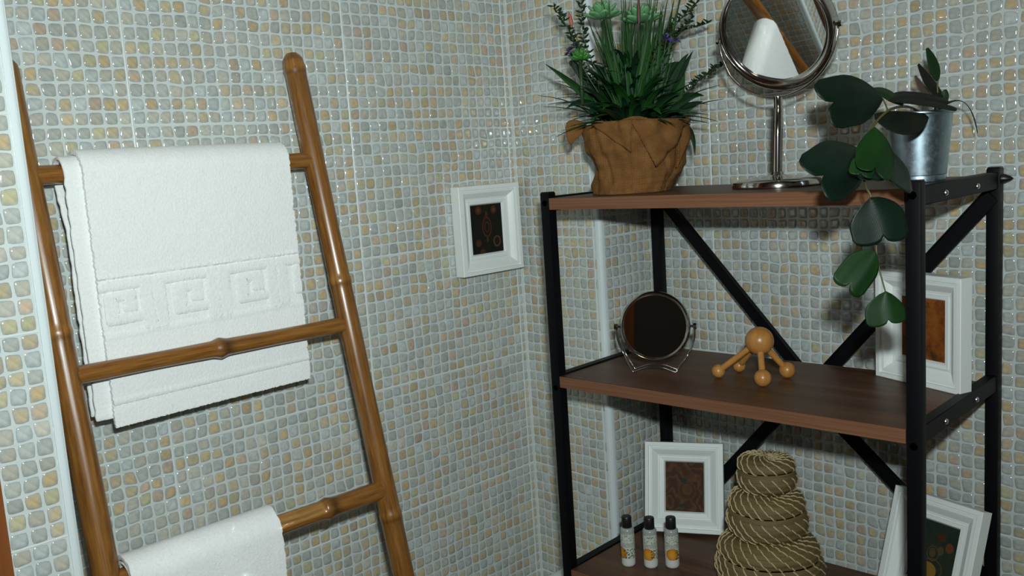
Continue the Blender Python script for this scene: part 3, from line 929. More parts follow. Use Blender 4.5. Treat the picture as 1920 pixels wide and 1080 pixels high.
# the pointed thumb screw that sticks out of the rear right post
V, F, U = lathe_geo([(0.0001, 0.013), (0.003, 0.0095), (0.0058, 0.003), (0.0062, -0.001)], 12)
V = [(SW + v[2], SD - PW * 0.45 + v[0], 1.0665 + v[1]) for v in V]
fix_normals(link_mesh('thumb_screw', V, F, BLACKCAP, shelf))
for bi, z in enumerate((Z1, Z2, Z3, Z4)):
    x0 = PW + 0.0005
    o = box('shelf_board', x0, SW - PW - 0.0005, 0.0006, 0.2362, z - 0.0163, z, BOARD, shelf, 0.0006, 1)
    box('lit_edge_strip', x0, SW - PW - 0.0005, 0.0001, 0.0012, z - 0.0162, z - 0.0002, LITEDGE, o)  # added strip carrying the brighter front-edge tone
    for side in (0, 1):
        xa = 0.002 if side == 0 else SW - PW
        # angle-section side rail
        rail = box('side_rail', xa, xa + PW - 0.002, PW - 0.001, SD - PW + 0.001, z - 0.0185, z + 0.0022, BLACK, shelf, 0.0009, 1)
        for yy in (0.081, 0.187):
            V, F, U = lathe_geo([(0.0034, -0.001), (0.0034, 0.0008), (0.0024, 0.0022), (0.0001, 0.0028)], 12)
            sgn = 1 if side else -1
            xo = xa + PW - 0.002 if side else xa
            V = [(xo + sgn * v[2], yy + v[0], z - 0.0100 + v[1]) for v in V]
            fix_normals(link_mesh('bolt', V, F, STEEL, rail))
def brace(xa, za, xb, zb, y):
    a, b = Vector((xa, 0, za)), Vector((xb, 0, zb))
    d = (b - a).normalized()
    n = Vector((-d.z, 0, d.x)) * 0.0098
    V = []
    for yy in (y, y + 0.0032):
        for p in (a - n, b - n, b + n, a + n):
            V.append((p.x, yy, p.z))
    F = [(0, 1, 2, 3), (7, 6, 5, 4), (0, 4, 5, 1), (1, 5, 6, 2), (2, 6, 7, 3), (3, 7, 4, 0)]
    o = link_mesh('brace', V, F, BLACK, shelf, False)
    # folded stiffening lip along one side
    V = []
    for yy in (y - 0.006, y + 0.001):
        for p in (a + n * 0.84, b + n * 0.84, b + n, a + n):
            V.append((p.x, yy, p.z))
    fix_normals(link_mesh('brace_lip', V, F, BLACK, o, False))
    return fix_normals(o)
brace(0.007, 1.0755, 0.256, 0.7985, 0.2585)
brace(0.297, 0.7985, 0.514, 1.0470, 0.2585)
brace(0.262, 0.7690, 0.012, 0.4850, 0.2585)
brace(0.264, 0.7690, 0.512, 0.5430, 0.2585)

# ------------------------------------------------------------------ picture frames
def art(name, base, c1, c2, c3, scale, kind):
    m = new_mat(name, rough=0.6, **{'Specular IOR Level': 0.15})
    t = NT(m)
    co = t.coords('Object')
    n0 = t.noise(co, 26, 3)
    # warp the lookup for painterly swirls
    add = t.n('ShaderNodeMixRGB', blend_type='ADD')
    add.inputs[0].default_value = 0.035
    t.l(co[0], co[1], add, 1)
    t.l(n0, 1, add, 2)
    wv = (add, 0)
    if kind == 'rosette':
        v = t.n('ShaderNodeTexVoronoi', feature='DISTANCE_TO_EDGE')
        v.inputs['Scale'].default_value = scale
        t.l(wv[0], wv[1], v, 'Vector')
        a = t.ramp((v, 0), [(0.02, base), (0.16, base), (0.24, c1), (0.33, c2), (0.42, base)])
    elif kind == 'swirl':
        w = t.n('ShaderNodeTexWave', wave_type='RINGS', rings_direction='SPHERICAL')
        w.inputs['Scale'].default_value = scale
        w.inputs['Distortion'].default_value = 7
        w.inputs['Detail'].default_value = 3
        w.inputs['Detail Scale'].default_value = 1.4
        t.l(wv[0], wv[1], w, 0)
        a = t.ramp((w, 1), [(0.1, base), (0.45, c1), (0.65, c2), (0.9, base)])
    else:
        n2 = t.noise(wv, scale, 6, 0.7)
        a = t.ramp((n2, 0), [(0.30, base), (0.46, c1), (0.58, c2), (0.72, base)])
    n3 = t.noise(co, 75, 4, 0.7)
    f = t.ramp((n3, 0), [(0.48, (0, 0, 0)), (0.66, (1, 1, 1))])
    t.col(t.mix(t.math('MULTIPLY', f, 0.45), a, c3))
    return m
FW, FH, FT = 0.1265, 0.1415, 0.020
FPROF = [(0.0, 0.001), (0.0, 0.0192), (0.0008, 0.020), (0.0062, 0.020), (0.0065, 0.0162), (0.0081, 0.0158), (0.0084, 0.0180), (0.0118, 0.0177),
         (0.0150, 0.0155), (0.0180, 0.0124), (0.0205, 0.0106), (0.0228, 0.0102), (0.0231, 0.0074), (0.0246, 0.0072), (0.0249, 0.0110), (0.0298, 0.0104),
         (0.0318, 0.0066), (0.0318, 0.001)]
def picture_frame(label, rot, loc, mat_art, art_extra=None, W=FW, H=FH):
    t = thing('picture_frame', label, 'picture frame', loc, rot, None)
    names = ('moulding', 'moulding', 'moulding', 'moulding')
    def pt(side, d, along):
        pass
    # four mitred sides; x along width, z up, front towards -y
    cor = lambda d: [(d, d), (W - d, d), (W - d, H - d), (d, H - d)]
    for s in range(4):
        V, F = [], []
        n = len(FPROF)
        for e in (0, 1):
            for (d, h) in FPROF:
                c = cor(d)[(s + e) % 4]
                V.append((c[0], -h + FT, c[1]))
        for k in range(n - 1):
            F.append((k, k + 1, n + k + 1, n + k))
        F.append((n - 1, 0, n, 2 * n - 1))
        o = link_mesh('moulding', V, F, FRAMEWHITE, t)
        fix_normals(o)
        flat_smooth(o, 24)
    m = 0.0308
    pv = [(m, FT - 0.0066, m), (W - m, FT - 0.0066, m), (W - m, FT - 0.0066, H - m), (m, FT - 0.0066, H - m)]
    V, F = box_geo(m, W - m, FT - 0.0066, FT - 0.0040, m, H - m)
    cx, cz = W / 2, H / 2
    pic = link_mesh('picture', [(v[0] - cx, v[1], v[2] - cz) for v in V], F, mat_art, t, False)
    pic.location = (cx, 0, cz)
    V, F = box_geo(0.004, W - 0.004, FT - 0.0038, FT - 0.0004, 0.004, H - 0.004)
    link_mesh('backing_board', V, F, new_mat('fibreboard', (0.12, 0.08, 0.05), 0.8), t, False)
    if art_extra:
        art_extra(pic)
    return t
def painted(pic, spots):
    """flat blobs of paint on the print: (x, z, rx, rz, colour, ring)"""
    for i, (x, z, rx, rz, c, ring) in enumerate(spots):
        V, F = [], []
        seg = 22
        yy = FT - 0.0066 - 0.00012 - i * 0.00002
        for k in range(seg):
            a = 2 * math.pi * k / seg
            V.append((x + rx * math.cos(a), yy, z + rz * math.sin(a)))
        if ring:
            for k in range(seg):
                a = 2 * math.pi * k / seg
                V.append((x + (rx - ring) * math.cos(a), yy, z + (rz - ring) * math.sin(a)))
            F = [(k, (k + 1) % seg, seg + (k + 1) % seg, seg + k) for k in range(seg)]
        else:
            F = [tuple(range(seg))]
        link_mesh('painted_motif', V, F, PAINT[c], pic, False)
PAINT = {'umber': new_mat('paint_umber', (0.070, 0.034, 0.014), 0.6, **{'Specular IOR Level': 0.15}), 'orange': new_mat('paint_orange', (0.115, 0.040, 0.012), 0.6, **{'Specular IOR Level': 0.15}), 'gold': new_mat('paint_gold', (0.21, 0.115, 0.020), 0.6, **{'Specular IOR Level': 0.15}),
         'rust': new_mat('paint_rust', (0.062, 0.021, 0.008), 0.6, **{'Specular IOR Level': 0.15}), 'dark': new_mat('paint_dark', (0.012, 0.010, 0.007), 0.6, **{'Specular IOR Level': 0.15}),
         'green': new_mat('paint_green', (0.020, 0.032, 0.022), 0.6, **{'Specular IOR Level': 0.15}), 'olive': new_mat('paint_olive', (0.07, 0.05, 0.018), 0.6, **{'Specular IOR Level': 0.15}),
         'brown': new_mat('paint_brown', (0.085, 0.041, 0.017), 0.6, **{'Specular IOR Level': 0.15})}
ART1 = art('print_dark_rosettes', (0.0045, 0.0070, 0.0055), (0.0080, 0.0085, 0.0060), (0.0110, 0.0090, 0.0060), (0.0120, 0.0125, 0.0085), 30, 'noise')
ART2 = art('print_orange_brush', (0.030, 0.014, 0.006), (0.20, 0.055, 0.010), (0.26, 0.085, 0.014), (0.040, 0.028, 0.010), 34, 'noise')
ART3 = art('print_red_swirls', (0.050, 0.020, 0.012), (0.11, 0.040, 0.020), (0.085, 0.050, 0.020), (0.045, 0.035, 0.020), 16, 'swirl')
ART4 = art('print_dark_green', (0.009, 0.017, 0.013), (0.014, 0.026, 0.020), (0.020, 0.028, 0.018), (0.030, 0.034, 0.022), 26, 'noise')
# wall frame beside the corner: its front looks along +x
RZ90 = Matrix.Rotation(math.radians(90), 3, 'Z')
def frame_wall_extra(pic):
    painted(pic, [(0.0005, 0.003, 0.0105, 0.017, 'rust', 0.0028), (0.0005, 0.003, 0.0055, 0.009, 'rust', 0.002),
                  (0.0005, 0.024, 0.003, 0.005, 'rust', 0), (0.0005, -0.018, 0.0025, 0.004, 'rust', 0),
                  (-0.016, 0.031, 0.007, 0.007, 'rust', 0), (0.017, 0.030, 0.006, 0.007, 'rust', 0), (-0.016, 0.031, 0.003, 0.003, 'orange', 0), (0.017, 0.030, 0.0025, 0.003, 'orange', 0),
                  (0.021, -0.022, 0.0085, 0.0095, 'brown', 0.003), (0.021, -0.022, 0.004, 0.005, 'dark', 0), (-0.020, -0.022, 0.006, 0.006, 'rust', 0), (-0.012, -0.036, 0.006, 0.004, 'rust', 0)])
FX = 0.0015
wf = picture_frame('small white picture frame with dark rosette print hung on the wall beside the corner',
              Matrix.Rotation(math.radians(90), 3, 'Z'), (FX + FT, -0.1485, 0.9495), ART1, frame_wall_extra, 0.1330, 0.1430)
def shelf_frame(label, x, y, z, yw, lean, mat, extra=None, W=FW, H=FH):
    rot = Matrix.Rotation(SYAW + yw, 3, 'Z') @ Matrix.Rotation(-lean, 3, 'X')
    loc = S(x, y, z + FT * math.sin(lean) + 0.0002)
    return picture_frame(label, rot, loc, mat, extra, W, H)
shelf_frame('white picture frame with orange brushwork print standing on the middle shelf', 0.3894, 0.2062, Z2, -0.3793, 0.005, ART2, None, 0.1300, 0.1405)
def swirl_extra(pic):
    painted(pic, [(0.004, -0.006, 0.015, 0.016, 'umber', 0), (0.004, -0.006, 0.0118, 0.0125, 'rust', 0), (0.004, -0.004, 0.0082, 0.0090, 'brown', 0), (0.006, -0.003, 0.0045, 0.0060, 'umber', 0),
                  (-0.001, 0.010, 0.0050, 0.0042, 'green', 0), (0.006, 0.020, 0.0090, 0.0075, 'umber', 0), (0.003, 0.022, 0.0055, 0.0050, 'rust', 0), (-0.010, 0.028, 0.0050, 0.0050, 'umber', 0), (-0.004, -0.030, 0.0050, 0.0030, 'green', 0)])
shelf_frame('white picture frame with red brown swirl print behind the small bottles', 0.0301, 0.1681, Z3, 0.4599, 0.2667, ART3, swirl_extra, 0.1245, 0.1415)
def gold_extra(pic):
    painted(pic, [(0.008, 0.022, 0.0055, 0.0055, 'rust', 0), (0.021, 0.012, 0.0055, 0.0065, 'orange', 0), (0.010, 0.005, 0.004, 0.006, 'olive', 0),
                  (0.000, -0.001, 0.0085, 0.010, 'olive', 0.0014), (-0.001, 0.000, 0.0045, 0.006, 'olive', 0), (0.002, -0.020, 0.015, 0.013, 'olive', 0.0016), (-0.003, -0.024, 0.012, 0.011, 'gold', 0), (-0.012, -0.033, 0.010, 0.006, 'gold', 0)])
shelf_frame('white picture frame with dark green gold print leaning back behind the right shelf post', 0.394, 0.1853, Z3, -0.2806, 0.3134, ART4, gold_extra, 0.1250, 0.1420)

# ------------------------------------------------------------------ mirrors
def disc_basis(n):
    n = Vector(n).normalized()
    x = Vector((0, 0, 1)).cross(n)
    x.normalize()          # points to the right for someone facing the disc? (+z x n)
    z = n.cross(x)
    return Matrix((x, -n, z)).transposed() if False else Matrix(((x.x, n.x, z.x), (x.y, n.y, z.y), (x.z, n.z, z.z)))
def ring_profile(name, prof, parent, mat, seg=72):
    """lathe around local y; prof (r, y)"""
    V, F = [], []
    n = len(prof)
    for (r, y) in prof:
        for k in range(seg):
            a = 2 * math.pi * k / seg
            V.append((r * math.cos(a), y, r * math.sin(a)))
    for i in range(n):
        i2 = (i + 1) % n
        for k in range(seg):
            k2 = (k + 1) % seg
            F.append((i * seg + k, i * seg + k2, i2 * seg + k2, i2 * seg + k))
    o = link_mesh(name, V, F, mat, parent)
    fix_normals(o)
    flat_smooth(o, 50)
    return o
def disc(name, r, y, parent, mat, seg=72):
    V = [(r * math.cos(2 * math.pi * k / seg), y, r * math.sin(2 * math.pi * k / seg)) for k in range(seg)]
    V += [(v[0], y - 0.0015, v[2]) for v in V]
    F = [tuple(range(seg)), tuple(range(2 * seg - 1, seg - 1, -1))] + [(k, (k + 1) % seg, seg + (k + 1) % seg, seg + k) for k in range(seg)]
    return fix_normals(link_mesh(name, V, F, mat, parent, False))
MC = Vector(MIRROR_C)
MB = Vector(MIRROR_BASE)
big = thing('vanity_mirror', 'tall round chrome vanity mirror on a pedestal between the two plants', 'mirror', MB, SYAW)
def local(p):
    return SR.transposed() @ (Vector(p) - MB)
BRm = SR.transposed() @ disc_basis(MIRROR_N)
def rim_shift(o):
    """the glass sits a little high in its wide rim"""
    for v in o.data.vertices:
        r = math.hypot(v.co.x, v.co.z)
        v.co.z += 0.0055 * max(0.0, min(1.0, (0.0755 - r) / 0.009))
head = ring_profile('mirror_rim', [(0.0650, 0.0030), (0.0662, 0.0058), (0.0690, 0.0086), (0.0722, 0.0084), (0.0748, 0.0058), (0.0762, 0.0010), (0.0762, -0.0105), (0.0735, -0.0140), (0.0690, -0.0148), (0.0645, -0.0100)], big, CHROME)
rim_shift(head)
head.matrix_local = Matrix.Translation(local(MC)) @ BRm.to_4x4()
o = disc('mirror_glass', 0.0658, 0.0036, head, MIRROR)
o.location = (0, 0, 0.0055)
disc('mirror_back', 0.0690, -0.0115, head, CHROME)
# pedestal
lathe('base', [(0.0001, 0.0), (0.0560, 0.0), (0.0572, 0.0010), (0.0575, 0.0030), (0.0562, 0.0075), (0.0535, 0.0092), (0.046, 0.0108), (0.030, 0.0128), (0.014, 0.0142), (0.0085, 0.0156), (0.0066, 0.019)], CHROME, big, 64, cap=False)
CL = local(MC)
stem_top = Vector((CL.x, CL.y, CL.z - 0.0788))
tube('stem', [(0, 0, 0.014), stem_top * 0.5 + Vector((0, 0, 0.007)), stem_top - Vector((0, 0, 0.0155)), stem_top - Vector((0, 0, 0.0150)), stem_top], [0.0064, 0.0062, 0.0060, 0.0053, 0.0053], CHROME, big, 18)
# fork: half ring in the vertical plane through the pivots
xa = BRm @ Vector((1, 0, 0))
path = []
RF = 0.0792
zc = CL.z
for k in range(41):
    a = math.pi + math.pi * k / 40
    path.append(CL + xa * (RF * math.cos(a)) + Vector((0, 0, 1)) * (RF * math.sin(a)))
V, F = [], []
for i, p in enumerate(path):
    a = math.pi + math.pi * i / 40
    rad = xa * math.cos(a) + Vector((0, 0, 1)) * math.sin(a)
    side = xa.cross(Vector((0, 0, 1)))
    for (du, dv) in ((-0.0009, -0.0024), (0.0009, -0.0024), (0.0011, 0.0), (0.0009, 0.0024), (-0.0009, 0.0024), (-0.0011, 0.0)):
        V.append(p + rad * du + side * dv)
for i in range(40):
    for k in range(6):
        F.append((i * 6 + k, i * 6 + (k + 1) % 6, (i + 1) * 6 + (k + 1) % 6, (i + 1) * 6 + k))
F += [(5, 4, 3, 2, 1, 0), tuple(240 + k for k in range(6))]
fix_normals(link_mesh('fork', V, F, CHROME, big))
for sgn in (-1, 1):
    p0 = CL + xa * sgn * 0.0745
    p1 = CL + xa * sgn * 0.0835
    tube('pivot_screw', [p0, p0.lerp(p1, 0.55), p0.lerp(p1, 0.56), p1], [0.0022, 0.0022, 0.0042, 0.0036], CHROME, big, 14)

SC = Vector(SMALL_C)
SF = [Vector(p) for p in SMALL_FEET]
base = (SF[0] + SF[1]) * 0.5
small = thing('travel_mirror', 'small round chrome mirror on a bent wire stand on the middle shelf', 'mirror', base)
to_cam = (CAM_LOC - SC).normalized()
ang = math.atan2(to_cam.y, to_cam.x) - math.radians(9)
nrm = Vector((math.cos(ang) * 0.985, math.sin(ang) * 0.985, 0.17))
BS = disc_basis(nrm)
fwd = Vector((math.cos(ang), math.sin(ang), 0))
lat = Vector((-math.sin(ang), math.cos(ang), 0))
SCL = Vector(SC) - base
head = ring_profile('mirror_rim', [(0.0445, 0.0018), (0.0455, 0.0042), (0.0478, 0.0050), (0.0500, 0.0036), (0.0507, 0.0008), (0.0502, -0.0042), (0.0482, -0.0065), (0.0450, -0.0062)], small, CHROME, 64)
head.matrix_local = Matrix.Translation(SCL) @ BS.to_4x4()
disc('mirror_glass', 0.0450, 0.0024, head, MIRROR, 64)
disc('mirror_back', 0.0470, -0.0056, head, CHROME, 64)
WR = 0.0011
for off in (0.0055, -0.0055):            # two parallel stand wires
    pts = []
    zf = WR + 0.0002
    fw = 0.0305
    dep = fwd * off
    L0 = SCL + lat * 0.0565 + dep * 0.5
    Rr = SCL - lat * 0.0565 + dep * 0.5
    left = [L0, SCL + lat * 0.0545 + Vector((0, 0, -0.020)) + dep * .7, SCL + lat * 0.045 + Vector((0, 0, -0.042)) + dep * .9]
    footL = Vector((0, 0, 0)) + lat * fw + dep * 1.6
    footR = Vector((0, 0, 0)) - lat * fw + dep * 1.6
    footL.z = footR.z = zf
    mid = dep * 1.6 + Vector((0, 0, 0.0085))
    right = [SCL - lat * 0.045 + Vector((0, 0, -0.042)) + dep * .9, SCL - lat * 0.0545 + Vector((0, 0, -0.020)) + dep * .7, Rr]
    seq = smooth_path(left + [footL + lat * 0.0015 + Vector((0, 0, 0.002))], 6) + [footL, footL - lat * 0.002 + Vector((0, 0, 0.0004))]
    seq += smooth_path([footL - lat * 0.006 + Vector((0, 0, 0.002)), mid + lat * 0.012 - Vector((0, 0, 0.001)), mid, mid - lat * 0.012 - Vector((0, 0, 0.001)), footR + lat * 0.006 + Vector((0, 0, 0.002))], 5)
    seq += [footR + lat * 0.002 + Vector((0, 0, 0.0004)), footR] + smooth_path([footR - lat * 0.0015 + Vector((0, 0, 0.002))] + right, 6)
    tube('stand_wire', seq, WR, CHROME, small, 8)
for sgn in (-1, 1):
    p0 = SCL + lat * sgn * 0.0495
    p1 = SCL + lat * sgn * 0.0590
    tube('pivot', [p0, p0.lerp(p1, 0.5), p0.lerp(p1, 0.52), p1], [0.0018, 0.0018, 0.0046, 0.0046], CHROME, small, 14)

# ------------------------------------------------------------------ wooden massager
def m_mwood():
    m = new_mat('oiled_beech', rough=0.33)
    t = NT(m)
    n1 = t.noise(t.coords('Object', (60, 60, 12)), 2, 4)
    t.col(t.ramp((n1, 0), [(0.3, (0.36, 0.155, 0.034)), (0.7, (0.48, 0.225, 0.058))]))
    return m
MWOOD = m_mwood()
H = Vector(MASSAGE_HEAD[:3])
mas = thing('wooden_massager', 'wooden hand massager, a big ball on four peg legs with small ball feet', 'massager', (H.x, H.y, Z2))
hb = Vector((H.x, H.y, Z2))
sphere('head_ball', H - hb, MASSAGE_HEAD[3], MWOOD, mas, 28, 18)
for (x, y, z, r) in MASSAGE_FEET:
    f = Vector((x, y, z + 0.0002)) - hb
    d = (f - (H - hb)).normalized()
    tube('peg', [(H - hb) + d * 0.012, f - d * (r * 0.3)], [0.0042, 0.0042], MWOOD, mas, 14)
    sphere('foot_ball', f, r, MWOOD, mas, 20, 12)

# ------------------------------------------------------------------ three small bottles
def m_label(seed, shift):
    m = new_mat('bottle_print', rough=0.3)
    t = NT(m)
    co = t.coords('UV')
    sx = t.n('ShaderNodeSeparateXYZ')
    t.l(co[0], co[1], sx, 0)
    u, v = (sx, 0), (sx, 1)
    n1 = t.noise(t.coords('UV', (9, 9, 1), (seed, seed * .7, 0)), 1.6, 3)
    cream = t.ramp((n1, 0), [(0.36, (0.46, 0.50, 0.43)), (0.58, (0.62, 0.64, 0.57)), (0.70, (0.40, 0.45, 0.34))])
    # leafy sprays over the upper half
    n2 = t.noise(t.coords('UV', (16, 7, 1), (seed * 2.2, 0, 0)), 1.8, 3)
    lf = t.ramp((n2, 0), [(0.55, (0, 0, 0)), (0.60, (1, 1, 1))])
    top = t.math('GREATER_THAN', v, 0.66)
    c = t.mix(t.math('MULTIPLY', lf, top), cream, (0.13, 0.16, 0.10))
    # lines of lettering: small dark scribble rows
    w = t.math('SINE', t.math('MULTIPLY', v, 105.0))
    row = t.math('GREATER_THAN', w, 0.25)
    n3 = t.noise(t.coords('UV', (60, 26, 1), (0, seed, 0)), 1.5, 2)
    ink = t.math('MULTIPLY', row, t.math('GREATER_THAN', (n3, 0), 0.46))
    band = t.math('MULTIPLY', t.math('GREATER_THAN', v, 0.44), t.math('LESS_THAN', v, 0.66))
    du_ = t.math('ABSOLUTE', t.math('SUBTRACT', u, 0.5))
    ink = t.math('MULTIPLY', t.math('MULTIPLY', ink, band), t.math('LESS_THAN', du_, 0.17))
    c = t.mix(ink, c, (0.09, 0.09, 0.08))
    # orange slice
    dx = t.math('MULTIPLY', t.math('SUBTRACT', u, 0.5 + shift), 4.3)
    dy = t.math('MULTIPLY', t.math('SUBTRACT', v, 0.22), 2.7)
    rr = t.math('ADD', t.math('MULTIPLY', dx, dx), t.math('MULTIPLY', dy, dy))
    om = t.math('LESS_THAN', rr, 0.42)
    oc = t.ramp(rr, [(0.0, (0.62, 0.30, 0.03)), (0.30, (0.55, 0.20, 0.012)), (0.42, (0.33, 0.09, 0.006))])
    c = t.mix(om, c, oc)
    # white blossom with dark leaves beside it
    low = t.math('LESS_THAN', v, 0.40)
    n4 = t.noise(t.coords('UV', (17, 9, 1), (seed * 3.1, 4, 0)), 1.7, 1)
    lm = t.math('MULTIPLY', t.math('MULTIPLY', t.math('GREATER_THAN', (n4, 0), 0.54), low), t.math('GREATER_THAN', dx, 0.3))
    c = t.mix(lm, c, (0.05, 0.07, 0.03))
    t.col(c)
    return m
LOTION = new_mat('white_lotion', (0.60, 0.63, 0.62), 0.25)
CLEARB = new_mat('frosted_plastic', (0.34, 0.36, 0.35), 0.15)
CAPM = new_mat('ribbed_black_cap', (0.008, 0.008, 0.008), 0.4)
BL = ['small black-capped bottle, orange fruit at its left edge, nearest the left shelf post',
      'small black-capped bottle with half an orange, middle one of the three',
      'small black-capped bottle with a whole orange, rightmost of the three']
yawc = math.atan2(R0.y, R0.x)
for i, (p, lab, sh) in enumerate(zip(BOTTLES, BL, (-0.20, -0.085, -0.015))):
    b = thing('toiletry_bottle', lab, 'bottle', p, yawc, 'toiletry bottles on the bottom shelf')
    lathe('body', [(0.0001, 0.0002), (0.0088, 0.0002), (0.0101, 0.0016), (0.0104, 0.004), (0.0104, 0.0135)], LOTION, b, 32, cap=False)
    lathe('shoulder', [(0.0104, 0.0500), (0.0104, 0.0550), (0.0101, 0.0568), (0.0086, 0.0582), (0.0064, 0.0592), (0.0060, 0.0615)], CLEARB, b, 32, cap=False)
    # printed sleeve; u=0.5 looks towards the camera (-y)
    V, F, U = [], [], []
    seg = 40
    for k in range(seg + 1):
        a = -math.pi / 2 + (k / seg - 0.5) * 2 * math.pi
        for z, vv in ((0.0130, 0.0), (0.0510, 1.0)):
            V.append((0.0105 * math.cos(a), 0.0105 * math.sin(a), z))
            U.append((k / seg, vv))
    for k in range(seg):
        F.append((2 * k, 2 * k + 2, 2 * k + 3, 2 * k + 1))
    link_mesh('label_sleeve', V, F, m_label(1.3 + i * 2.17, sh), b, True, U)
    cap = lathe('cap', [(0.0072, 0.0588), (0.0075, 0.0592), (0.0075, 0.0745), (0.0068, 0.0757), (0.0001, 0.0760)], CAPM, b, 36, lambda a, r, z: (r * (1 + 0.018 * (1 if int(a * 36 / math.pi) % 2 else 0)) if r > 0.007 else r, z), cap=False)

# ------------------------------------------------------------------ stack of lidded seagrass baskets
GRASS1 = m_seagrass('seagrass_coil', (0.062, 0.041, 0.012), (0.225, 0.160, 0.060))
STITCH = m_seagrass('raffia_stitch', (0.42, 0.32, 0.16), (0.62, 0.50, 0.29))
def coil_body(name, prof, parent, ridge=0.0085, amp=0.0009, seg=64):
    """dense profile with horizontal coil ridges"""
    pts = []
    acc = 0
    for i in range(len(prof) - 1):
        (r0, z0), (r1, z1) = prof[i], prof[i + 1]
        L = math.hypot(r1 - r0, z1 - z0)
        n = max(2, int(L / 0.0012))
        for k in range(n):
            t = k / n
            nr, nz = (z1 - z0) / L, -(r1 - r0) / L
            b = amp * abs(math.sin(math.pi * (acc + L * t) / ridge)) ** 0.6
            pts.append((max(0.0001, r0 + (r1 - r0) * t + nr * b), z0 + (z1 - z0) * t + nz * b))
        acc += L
    pts.append(prof[-1])
    def fn(a, r, z):
        return r * (1 + 0.020 * math.sin(3 * a + z * 40) + 0.014 * math.sin(5 * a - z * 70)), z + 0.0012 * math.sin(2 * a + r * 90) * min(1, z / 0.01)
    return lathe(name, pts, GRASS1, parent, seg, fn, cap=False, deg=80)
def stitches(name, prof, parent, count, twist, step=0.0085, rad=0.00098, amp=0.0016):
    """light raffia stitches: one short slanted stitch over every coil, lined up as swirling rows"""
    P = []
    for i in range(len(prof) - 1):
        (r0, z0), (r1, z1) = prof[i], prof[i + 1]
        n = 14
        for k in range(n):
            t = k / n
            P.append((r0 + (r1 - r0) * t, z0 + (z1 - z0) * t))
    P.append(prof[-1])
    acc = [0]
    for i in range(1, len(P)):
        acc.append(acc[-1] + math.hypot(P[i][0] - P[i - 1][0], P[i][1] - P[i - 1][1]))
    def at(s):
        s = max(0, min(acc[-1], s))
        for i in range(1, len(P)):
            if acc[i] >= s:
                t = (s - acc[i - 1]) / max(1e-9, acc[i] - acc[i - 1])
                r = P[i - 1][0] + (P[i][0] - P[i - 1][0]) * t
                z = P[i - 1][1] + (P[i][1] - P[i - 1][1]) * t
                L = math.hypot(P[i][0] - P[i - 1][0], P[i][1] - P[i - 1][1]) + 1e-9
                return r, z, (P[i][1] - P[i - 1][1]) / L, -(P[i][0] - P[i - 1][0]) / L
        return P[-1][0], P[-1][1], 0, 1
    V, F = [], []
    rs = random.Random(count)
    ncoil = max(1, int(acc[-1] / step))
    for q in range(count):
        a0 = 2 * math.pi * q / count
        for c in range(ncoil):
            path, rad_l = [], []
            sa, sb = c * step - 0.0002, (c + 1) * step + 0.0008
            jit = rs.gauss(0, 0.02)
            for k in range(6):
                t = k / 5
                s = sa + (sb - sa) * t
                r, z, nr, nz = at(s)
                bump = amp * math.sin(math.pi * min(1, max(0, t))) ** 0.6 + 0.0002
                ang = a0 + jit * 0.5 + twist * (s / acc[-1]) + 0.03 * (t - 0.5)
                rr = r * (1 + 0.020 * math.sin(3 * ang + z * 40) + 0.014 * math.sin(5 * ang - z * 70)) + nr * bump
                path.append((rr * math.cos(ang), rr * math.sin(ang), z + nz * bump + 0.0012 * math.sin(2 * ang + r * 90) * min(1, z / 0.01)))
                rad_l.append(rad * (0.55 + 0.6 * math.sin(math.pi * (0.12 + 0.76 * t))))
            if at(sa)[0] < 0.010:
                continue
            v, f, u, cc = tube_geo(path, rad_l, 5, False)
            b = len(V)
            V += v
            F += [tuple(b + i for i in ff) for ff in f]
    o = link_mesh(name, V, F, STITCH, parent, True, [(v[0] * 40, v[2] * 2) for v in V])
    o['kind'] = 'stuff'
    return o
BK = Vector(BASKET)
def basket(label, z, rb, rm, rt, hb_, rl, hl, count, spin):
    """lidded basket: bulging body and a lid with a soft shoulder"""
    b = thing('lidded_basket', label, 'basket', (BK.x, BK.y, z), spin, 'stacked seagrass baskets')
    pb = [(0.0001, 0.0003), (rb * 0.9, 0.0003), (rb, 0.002), (rb + (rm - rb) * 0.75, hb_ * 0.25), (rm, hb_ * 0.58), (rt, hb_ * 0.97), (rt * 0.985, hb_)]
    body = coil_body('body', pb, b)
    stitches('body_stitching', pb[2:], body, count, -0.85)
    pl = [(rl * 0.93, hb_ + 0.0004), (rl, hb_ + 0.0022), (rl * 1.01, hb_ + hl * 0.35), (rl * 0.95, hb_ + hl * 0.72), (rl * 0.80, hb_ + hl * 0.94), (rl * 0.62, hb_ + hl), (rl * 0.30, hb_ + hl * 0.97), (0.0002, hb_ + hl * 0.95)]
    lid = coil_body('lid', pl, b)
    stitches('lid_stitching', pl, lid, count, -1.5, 0.0078)
    return b
basket('largest coiled seagrass basket with lid, at the bottom of the stack', Z3, 0.058, 0.0735, 0.0680, 0.0470, 0.0665, 0.0265, 25, 0.3)
basket('medium coiled seagrass basket with lid, in the middle of the stack', Z3 + 0.0733, 0.043, 0.0540, 0.0500, 0.0390, 0.0495, 0.0230, 21, 1.9)
basket('smallest coiled seagrass basket with lid, on top of the stack', Z3 + 0.0733 + 0.0617 + 0.0014, 0.030, 0.0395, 0.0375, 0.0310, 0.0372, 0.0165, 16, (0.03, -0.035, 4.1))

